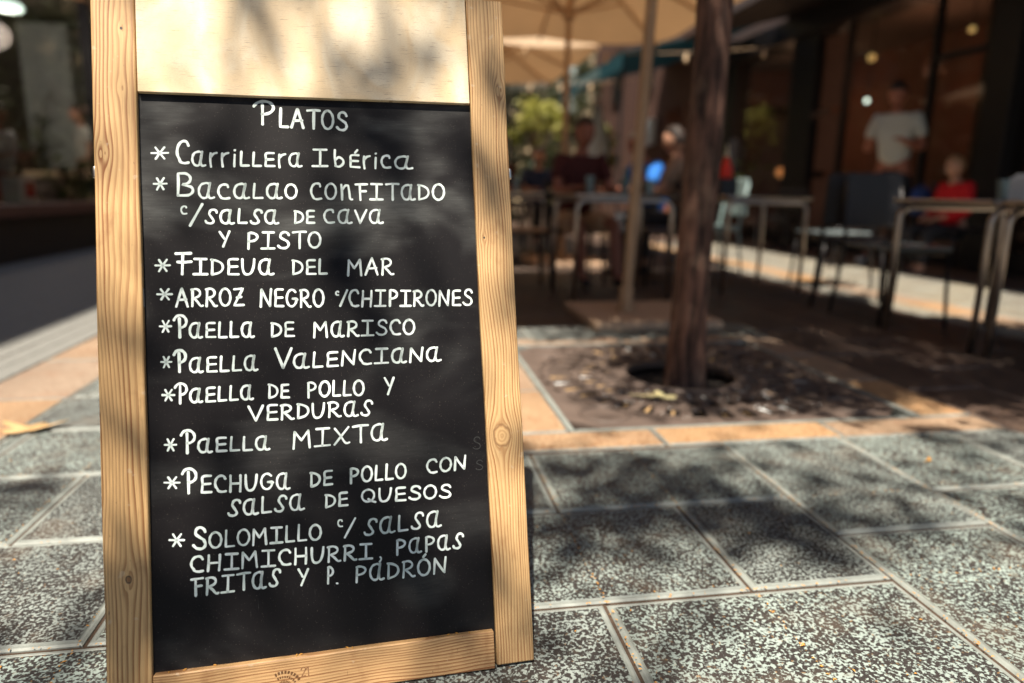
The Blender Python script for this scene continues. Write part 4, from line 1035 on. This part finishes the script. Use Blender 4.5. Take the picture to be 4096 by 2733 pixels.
person('seated man in beige shorts and maroon top behind the nearest parasol base', (1.47, 5.74, 0), PI+.12, 'sit', 'maroon', 'beige', 'skindark', shorts=True, arms='table', lean=.15)
person('seated grey-haired person in a bright blue top, left of the tree trunk', (2.60, 6.75, 0), PI/2+.3, 'sit', 'blue', 'dark', 'skindark', 'hairgrey', lean=.35, arms='table', headtilt=.4)
person('diner in a tan shirt seen from behind, half hidden by the tree trunk', (2.55, 5.98, 0), -2.2+PI, 'sit', 'tanshirt', 'dark', 'skin', lean=.1)
person('waiter in a white shirt and dark trousers standing before the restaurant window', (5.45, 7.10, 0), 2.2, 'stand', 'white', 'dark', 'skindark', arms='hold', lean=.12, headtilt=.6, scale=1.13, shoes='whiteshoe')
person('blond child in a red jacket sitting before the dark window at the right', (5.56, 6.28, -.04), PI/2, 'sit', 'redj', 'dark', 'skin', 'hairblond', sleeves='long', arms='lap', scale=.9)
person('shaded diner in a navy top at the back of the terrace, nearest the plants', (.62, 7.0, 0), -PI/2, 'sit', 'navy', 'dark', 'skindark', arms='table', lean=.3)
person('shaded diner in a red top in the middle of the back rows', (1.15, 8.1, 0), .3, 'sit', 'maroon', 'navy', 'skin', arms='table')
person('shaded diner in navy far back, turned towards the camera', (1.9, 9.5, 0), PI, 'sit', 'navy', 'dark', 'skin', arms='table', long_hair=True)
person('person in a patterned white shirt placed behind the shop glass as a street reflection, at the left edge', (-4.45, 8.85, -.12), -1.9, 'stand', 'floral', 'redj', 'skindark', sleeves='short', arms='hold')  # figure added inside to stand for a passer-by reflected in the glass
person('person in a plain white shirt placed behind the shop glass as a street reflection, beside the menu board', (-4.45, 11.2, .12), 2.2, 'stand', 'white', 'dark', 'skin', arms='side', scale=1.)  # second added figure, standing for a sunlit reflection in the glass
bp = thing('backpack', 'blue backpack hanging beside the child in red', 'backpack', (5.52, 6.72, .55))
skinmesh('bag_body', [(0, 0, 0), (0, 0, .16), (0, 0, .34)], [(0, 1), (1, 2)], [(.12, .10), (.14, .11), (.09, .08)], M['blue'] if False else plain('deep_blue_nylon', (.02, .06, .25), .7), bp)
MB().tube([(-.08, -.10, .05), (-.10, -.17, .2), (-.06, -.08, .36)], .012, 6).build('strap', M['navy'], bp); MB().tube([(.08, -.10, .05), (.10, -.17, .2), (.06, -.08, .36)], .012, 6).build('strap', M['navy'], bp)

# ================================================================ buildings
# --- left: shop front, the street wall that throws its shade on the paving
LX = -3.7
lb = thing('shop_building', 'tall building at the left with a dark glazed shop front and a brown ledge', 'building', (LX, 0, 0))
def bxx(parent, name, mat, x0, x1, y0, y1, z0, z1, bevel=0, label=None, kind=None):
    m = MB(); ox, oy = (parent.location.x, parent.location.y) if parent is not None else (0, 0)
    m.box(x0-ox, x1-ox, y0-oy, y1-oy, z0, z1); return m.build(name, mat, parent, bevel, label=label, kind=kind)
bxx(lb, 'wall', M['wallbrown'], -9, -3.72, 14.0, 34, -.05, 11.4); bxx(lb, 'wall', M['wallbrown'], -9, -3.72, -7, 4.5, -.05, 11.4)
bxx(lb, 'upper_wall', M['wallcream'], -9, -3.72, 4.5, 14.0, 3.45, 11.4)
bxx(lb, 'plinth', M['plinth'], -3.95, -3.70, 4.5, 14.0, -.05, .44)
bxx(lb, 'ledge', M['ledge'], -4.0, -3.60, 4.5, 14.0, .44, .555, .008)
bxx(lb, 'fascia_board', M['fascia'], -3.78, -3.66, 4.5, 14.0, 2.93, 3.45, .01)
bxx(lb, 'rear_wall', M['interiordark'], -9, -8.9, 4.5, 14, -.05, 3.44); bxx(lb, 'side_wall', M['interiordark'], -8.9, -3.73, 13.9, 13.99, -.05, 3.44); bxx(lb, 'side_wall', M['interiordark'], -8.9, -3.73, 4.51, 4.6, -.05, 3.44)
bxx(lb, 'floor', M['interiordark'], -8.89, -3.96, 4.61, 13.89, .0, .10); bxx(lb, 'shop_ceiling', M['interiordark'], -8.89, -3.79, 4.61, 13.89, 3.30, 3.40)
for y in (7.0, 9.78, 12.4):
    bxx(lb, 'window_frame', M['frameblack'], -3.80, -3.68, y-.05, y+.05, .556, 2.929)
for y0, y1 in ((4.5, 6.949), (7.051, 9.729), (9.831, 12.349), (12.451, 14.)):
    bxx(lb, 'window_pane', M['glassL'], -3.752, -3.742, y0, y1, .556, 2.929)
# window openings upstairs
for y in (5.5, 7.6, 9.7, 11.8, 16, 18.5, 21, 24):
    for z in (4.3, 7.2): bxx(lb, 'window', M['frameblack'], -3.715, -3.69, y, y+1.1, z, z+1.7, .01)
# display: column added for a pale reflected facade, shelves, counter
pc = thing('reflection_column', 'pale blue column with a cream side, added inside the shop for a reflected facade', 'column', (-5.3, 12.75, .1)); 
MB().box(-.35, .35, -.55, .45, .9, 3.05).build('column_face', M['wallblue'], pc, .02); MB().box(.10, .35, .452, .8, 0.9, 3.0).build('column_side', M['wallcream'], pc); MB().box(-.1, .1, -.1, .1, 0, .899).build('column_foot', M['interiordark'], pc)
ct = thing('shop_counter', 'low pale counter inside the shop behind the glass', 'counter', (-4.9, 11.9, .1)); MB().box(-.3, .3, -.9, .9, 0, .75).build('counter_body', M['interiordark'], ct, .01); MB().box(-.33, .33, -.93, .93, .75, .84).build('counter_top', M['wallcream'], ct, .005)
lp = thing('ceiling_lamp', 'lit oval ceiling lamp inside the shop at the top left', 'lamp', (-4.35, 9.30, 0)); MB().lathe([(.02, 3.3), (.02, 2.82)], n=10).build('lamp_stem', M['frameblack'], lp); MB().lathe([(.02, 2.79), (.12, 2.765), (.15, 2.72), (.12, 2.69), (.01, 2.685)], n=24).build('lamp_shade', M['lampwhite'], lp, smooth=True)
def plant(label, loc, h, spread, n, mat, seed, wide=.06):
    root = thing('potted_plant', label, 'plant', loc); r = random.Random(seed)
    MB().lathe([(.13, 0), (.17, .28), (.175, .30), (.155, .30), (.14, .26), (.01, .25)], n=18).build('pot', M['wallbrown'], root, smooth=True)
    st = MB(); lf = MB()
    for k in range(n):
        a = r.uniform(0, 2*PI); hh = h*r.uniform(.45, 1.); sp = spread*r.uniform(.2, 1.); P = [Vector((.03*math.cos(a), .03*math.sin(a), .24))]
        for i in range(1, 6): t = i/5; P.append(Vector((math.cos(a)*sp*t**1.4, math.sin(a)*sp*t**1.4, .24+hh*t*(1-.18*t))))
        st.tube(P, [.010, .008, .007, .005, .004, .003], 5, False)
        for j in range(6):
            b0 = P[2+j % 4]; a2 = a+r.uniform(-1.6, 1.6); L = r.uniform(.12, .24); d = Vector((math.cos(a2), math.sin(a2), r.uniform(-.2, .7))).normalized(); s = d.cross(Vector((0, 0, 1))).normalized()*wide*r.uniform(.6, 1.2)
            lf.add([b0, b0+d*L*.45+s, b0+d*L, b0+d*L*.45-s], [(0, 1, 2, 3)])
    st.build('stem', M['bark'], root); lf.build('foliage', M[mat], root); return root
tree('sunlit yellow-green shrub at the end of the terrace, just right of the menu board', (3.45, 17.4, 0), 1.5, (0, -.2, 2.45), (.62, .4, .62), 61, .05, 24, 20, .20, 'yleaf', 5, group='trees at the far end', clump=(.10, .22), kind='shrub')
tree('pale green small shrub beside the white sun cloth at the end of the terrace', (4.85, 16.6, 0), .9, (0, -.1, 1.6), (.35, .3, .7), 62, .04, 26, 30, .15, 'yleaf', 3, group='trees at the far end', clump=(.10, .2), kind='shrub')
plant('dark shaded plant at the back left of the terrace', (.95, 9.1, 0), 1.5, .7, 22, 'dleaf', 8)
plant('dark potted plant against the restaurant wall', (5.9, 11.6, 0), 1.6, .5, 20, 'leaf', 12)
plant('green plant put behind the shop glass for reflected foliage', (-4.5, 10.6, .1), 1.2, .45, 18, 'leaf', 15)  # added inside the shop to stand for reflected greenery
plant('tall green plant put farther inside the shop for reflected foliage', (-5.6, 12.0, .1), 2.6, .8, 30, 'leaf', 19)  # also added for the foliage mirrored in the shop glass
dbx = thing('display_box', 'red and white box on the shop ledge at the far left', 'box', (-3.92, 8.1, .556)); MB().box(-.09, .09, -.16, .16, 0, .27).build('box_body', M['paper'], dbx, .004); MB().box(.0905, .093, -.05, .14, .06, .22).build('red_panel', M['redj'], dbx)
# white side awning or cloth in the sun between the plants
wc = thing('folded_parasol', 'folded white parasol standing in the sun at the end of the terrace', 'parasol', (4.55, 15.9, 0))
MB().tube([(0, 0, 0), (0, 0, 2.75)], .025, 8).build('pole', M['alu'], wc)
MB().lathe([(.03, 2.70), (.09, 2.5), (.20, 2.1), (.30, 1.75), (.27, 1.55), (.08, 1.50)], n=14).build('cloth', M['whitecloth'], wc, smooth=True)
wp = thing('white_parasol', 'open white parasol in full sun beyond the terrace', 'parasol', (2.9, 18.6, 0))
MB().tube([(0, 0, 0), (0, 0, 3.9)], .03, 8).build('pole', M['alu'], wp); m = MB(); m.lathe([(.02, 4.15), (.5, 3.95), (1.0, 3.62), (1.02, 3.42), (.98, 3.42), (.96, 3.58), (.01, 4.0)], n=8); m.build('canopy', M['whitecloth'], wp)

# --- right: restaurant front
RX = 6.2
rb = thing('restaurant_building', 'dark restaurant front at the right with black columns and brown lit interior', 'building', (RX, 0, 0))
for y0, y1 in ((2.0, 2.4), (4.6, 4.9), (6.36, 6.72), (9.85, 10.5), (12.4, 12.8)):
    bxx(rb, 'column', M['frameblack'], 6.08, 6.40, y0, y1, .0, 3.1, .01)
bxx(rb, 'lintel_beam', M['frameblack'], 6.02, 6.5, 0, 14.1, 3.1, 3.42, .01)
bxx(rb, 'upper_wall', M['wallgrey'], 6.16, 12, 0, 14.1, 3.42, 15.5)
bxx(rb, 'plinth', M['plinth'], 6.12, 6.42, 0, 14.1, -.05, .22)
bxx(rb, 'rear_wall', M['interior'], 8.6, 8.7, 0, 14.1, 0, 3.41); bxx(rb, 'floor', M['interiordark'], 6.43, 8.6, 0, 14.1, 0, .04); bxx(rb, 'inner_ceiling', M['interiordark'], 6.51, 8.6, 0, 14.1, 3.3, 3.4)
bxx(rb, 'door_panel', M['wallbrown'], 6.2, 6.26, 9.32, 9.84, .2, 1.02, .01); bxx(rb, 'door_panel', M['wallbrown'], 6.2, 6.26, 9.32, 9.84, 1.12, 1.92, .01); bxx(rb, 'door_panel', M['wallbrown'], 6.2, 6.26, 9.32, 9.84, 2.02, 3.0, .01)
bxx(rb, 'door_frame', M['frameblack'], 6.19, 6.27, 9.24, 9.31, .23, 3.09); 
for y0, y1 in ((2.41, 4.59), (4.91, 6.35), (6.73, 7.60), (7.68, 9.23), (10.51, 12.39), (12.81, 14.0)):
    bxx(rb, 'window_pane', M['glassR'], 6.215, 6.225, y0, y1, .23, 3.09)
bxx(rb, 'window_frame', M['frameblack'], 6.19, 6.26, 7.605, 7.675, .23, 3.09)
for y0, y1 in ((2.41, 4.59), (4.91, 6.35), (6.73, 7.60)): bxx(rb, 'transom', M['frameblack'], 6.19, 6.26, y0, y1, 2.30, 2.36)
# inner partitions make the two right hand windows darker
bxx(rb, 'partition', M['interiordark'], 6.9, 6.98, 4.6, 7.62, .04, 3.29); bxx(rb, 'partition', M['interiordark'], 6.9, 8.5, 7.63, 7.70, .04, 3.29)
for y, z in ((4.9, 4.6), (7.4, 4.6), (10.0, 4.6), (12., 4.6)):
    bxx(rb, 'window', M['glassR'], 6.12, 6.155, y, y+1.0, z, z+1.6)
for k, (x, y, z, m_, r_) in enumerate(((7.0, 9.9, 2.78, 'lampwarm', .055), (6.9, 9.75, 2.15, 'lampwhite', .03), (7.5, 12.0, 1.45, 'lampsoft', .09), (7.5, 13.0, 1.2, 'lampsoft', .09), (7.4, 8.5, 2.9, 'lampwarm', .04))):
    l_ = thing('pendant_lamp', ('small yellow pendant lamp near the door of the restaurant', 'small white pendant lamp beside the waiter', 'warm lamp seen just right of the trunk', 'dim warm lamp farther back in the restaurant', 'tiny yellow lamp near the restaurant ceiling')[k], 'lamp', (x, y, 0))
    MB().tube([(0, 0, z+r_), (0, 0, 3.3)], .006, 6).build('lamp_cord', M['frameblack'], l_)
    MB().lathe([(r_*math.sin(PI*i/8)+.0005, r_*math.cos(PI-PI*i/8)) for i in range(9)], (0, 0, z), 14).build('lamp_globe', M[m_], l_, smooth='all')
def point(x, y, z, e, c, r=.15):
    l = bpy.data.lights.new('lamp_light', 'POINT'); l.energy = e; l.color = c; l.shadow_soft_size = r; o = bpy.data.objects.new('lamp_light', l); COL.objects.link(o); o.location = (x, y, z)
point(7.3, 9.0, 2.5, 9, (1, .5, .28)); point(7.4, 12.2, 2.2, 10, (1, .6, .35)); point(-4.6, 9.5, 2.45, 50, (1, .85, .75))
# dark awning over the restaurant front
aw = thing('dark_awning', 'dark brown awning sloping out over the restaurant front', 'awning', (6.16, 0, 0))
m = MB(); m.add([(0, 1, 3.55), (0, 10.9, 3.55), (-1.72, 10.9, 3.12), (-1.72, 1, 3.12), (0, 1, 3.52), (0, 10.9, 3.52), (-1.70, 10.9, 3.09), (-1.70, 1, 3.09)], [(0, 3, 2, 1), (4, 5, 6, 7), (0, 1, 5, 4), (2, 3, 7, 6), (1, 2, 6, 5), (3, 0, 4, 7)])
m.build('awning_cloth', plain('dark_brown_canvas', (.035, .025, .024), .8), aw)
for y in (1.5, 4.5, 7.5, 10.5): MB().bar((-.02, y, 2.9), (-1.6, y, 3.09), .03, .03).build('awning_arm', M['blackmetal'], aw)
# teal awning farther down the street
ta = thing('teal_awning', 'teal awning with a paler band above the far terrace', 'awning', (6.1, 0, 0))
m = MB(); m.add([(0, 11.6, 3.6), (0, 16, 3.6), (-2.4, 16, 3.02), (-2.4, 11.6, 3.02)], [(0, 3, 2, 1)]); m.build('awning_cloth', M['teal'], ta).modifiers.new('s', 'SOLIDIFY').thickness = .01
m = MB(); n = 22
for i in range(n):
    y0 = 11.6+4.4*i/n; y1 = y0+4.4/n-.01; d = .24+.03*(i % 2); m.add([(-2.402, y0, 3.02), (-2.402, y1, 3.02), (-2.402, y1, 3.02-d), (-2.402, y0, 3.02-d)], [(0, 1, 2, 3)])
m.build('valance', M['teal'], ta)
m = MB(); m.box(-2.41, -2.404, 13.0, 14.6, 2.84, 2.99); m.build('pale_band', M['tealpale'], ta)
for y in (11.9, 15.7): MB().tube([(-2.3, y, 0), (-2.3, y, 3.0)], .03, 8).build('awning_post', M['blackmetal'], ta)
# brown stone building beyond
bb = thing('brown_stone_building', 'brown stone building beyond the restaurant with a dark doorway', 'building', (6.1, 14.2, 0))
bxx(bb, 'wall', M['wallbrown'], 6.1, 12, 15.7, 22, -.05, 7.5); bxx(bb, 'wall_over_door', M['wallbrown'], 6.1, 12, 14.2, 15.7, 2.6, 7.5); bxx(bb, 'doorway_back', M['interiordark'], 7.4, 7.5, 14.2, 15.7, 0, 2.6); bxx(bb, 'doorway_pillar', M['wallbrown'], 5.9, 6.35, 14.1, 14.35, 0, 2.6)
for y in (16.6, 19): 
    for z in (3.2, 5.4): bxx(bb, 'window', M['frameblack'], 6.06, 6.095, y, y+.9, z, z+1.4)
bxx(bb, 'sign_panel', M['paper'], 5.95, 6.05, 16.2, 16.7, 1.9, 2.5)
# far end of the street
fb = thing('far_cream_building', 'sunlit cream building closing the far end of the street', 'building', (0, 38, 0))
bxx(fb, 'wall', M['wallcream'], -14, 14, 38, 44, -.05, 14)
for i in range(9):
    for z in (1.0, 4.4, 7.6, 10.8): 
        w_ = bxx(fb, 'window', M['frameblack'], -12+i*2.8, -10.9+i*2.8, 37.94, 37.99, z, z+1.9)
gb = thing('cream_building_opposite', 'cream and pale blue upper building across the street beyond the stone one', 'building', (7, 26, 0))
bxx(gb, 'wall', M['wallcream'], 7, 13, 22.2, 37, -.05, 12)
for y in (23.2, 26, 28.8, 31.6, 34.4):
    for z in (1., 4.2, 7.4): bxx(gb, 'window', M['frameblack'], 6.95, 6.99, y, y+1.1, z, z+1.8)
bxx(gb, 'blue_bay', M['wallblue'], 6.4, 6.94, 27.4, 28.6, 3.8, 11)
for k, (x, y) in enumerate(((-1.2, 16.5), (1.6, 20.5), (4.2, 22.0), (-1.6, 26.0), (6.0, 30.0))):
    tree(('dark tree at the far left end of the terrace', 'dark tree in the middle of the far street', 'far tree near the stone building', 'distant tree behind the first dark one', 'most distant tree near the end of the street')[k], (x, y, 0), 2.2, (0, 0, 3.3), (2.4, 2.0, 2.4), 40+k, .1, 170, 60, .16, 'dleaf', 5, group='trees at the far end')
hd = thing('hedge', 'dark clipped hedge closing the terrace at the back', 'hedge', (1.0, 17.2, 0))
me, _ = leaves_mesh('foliage', (0, 0, .8), (4.2, .35, .75), 260, 50, .12, M['dleaf'], 77, (.12, .25), 0.1); link('foliage', me, hd)
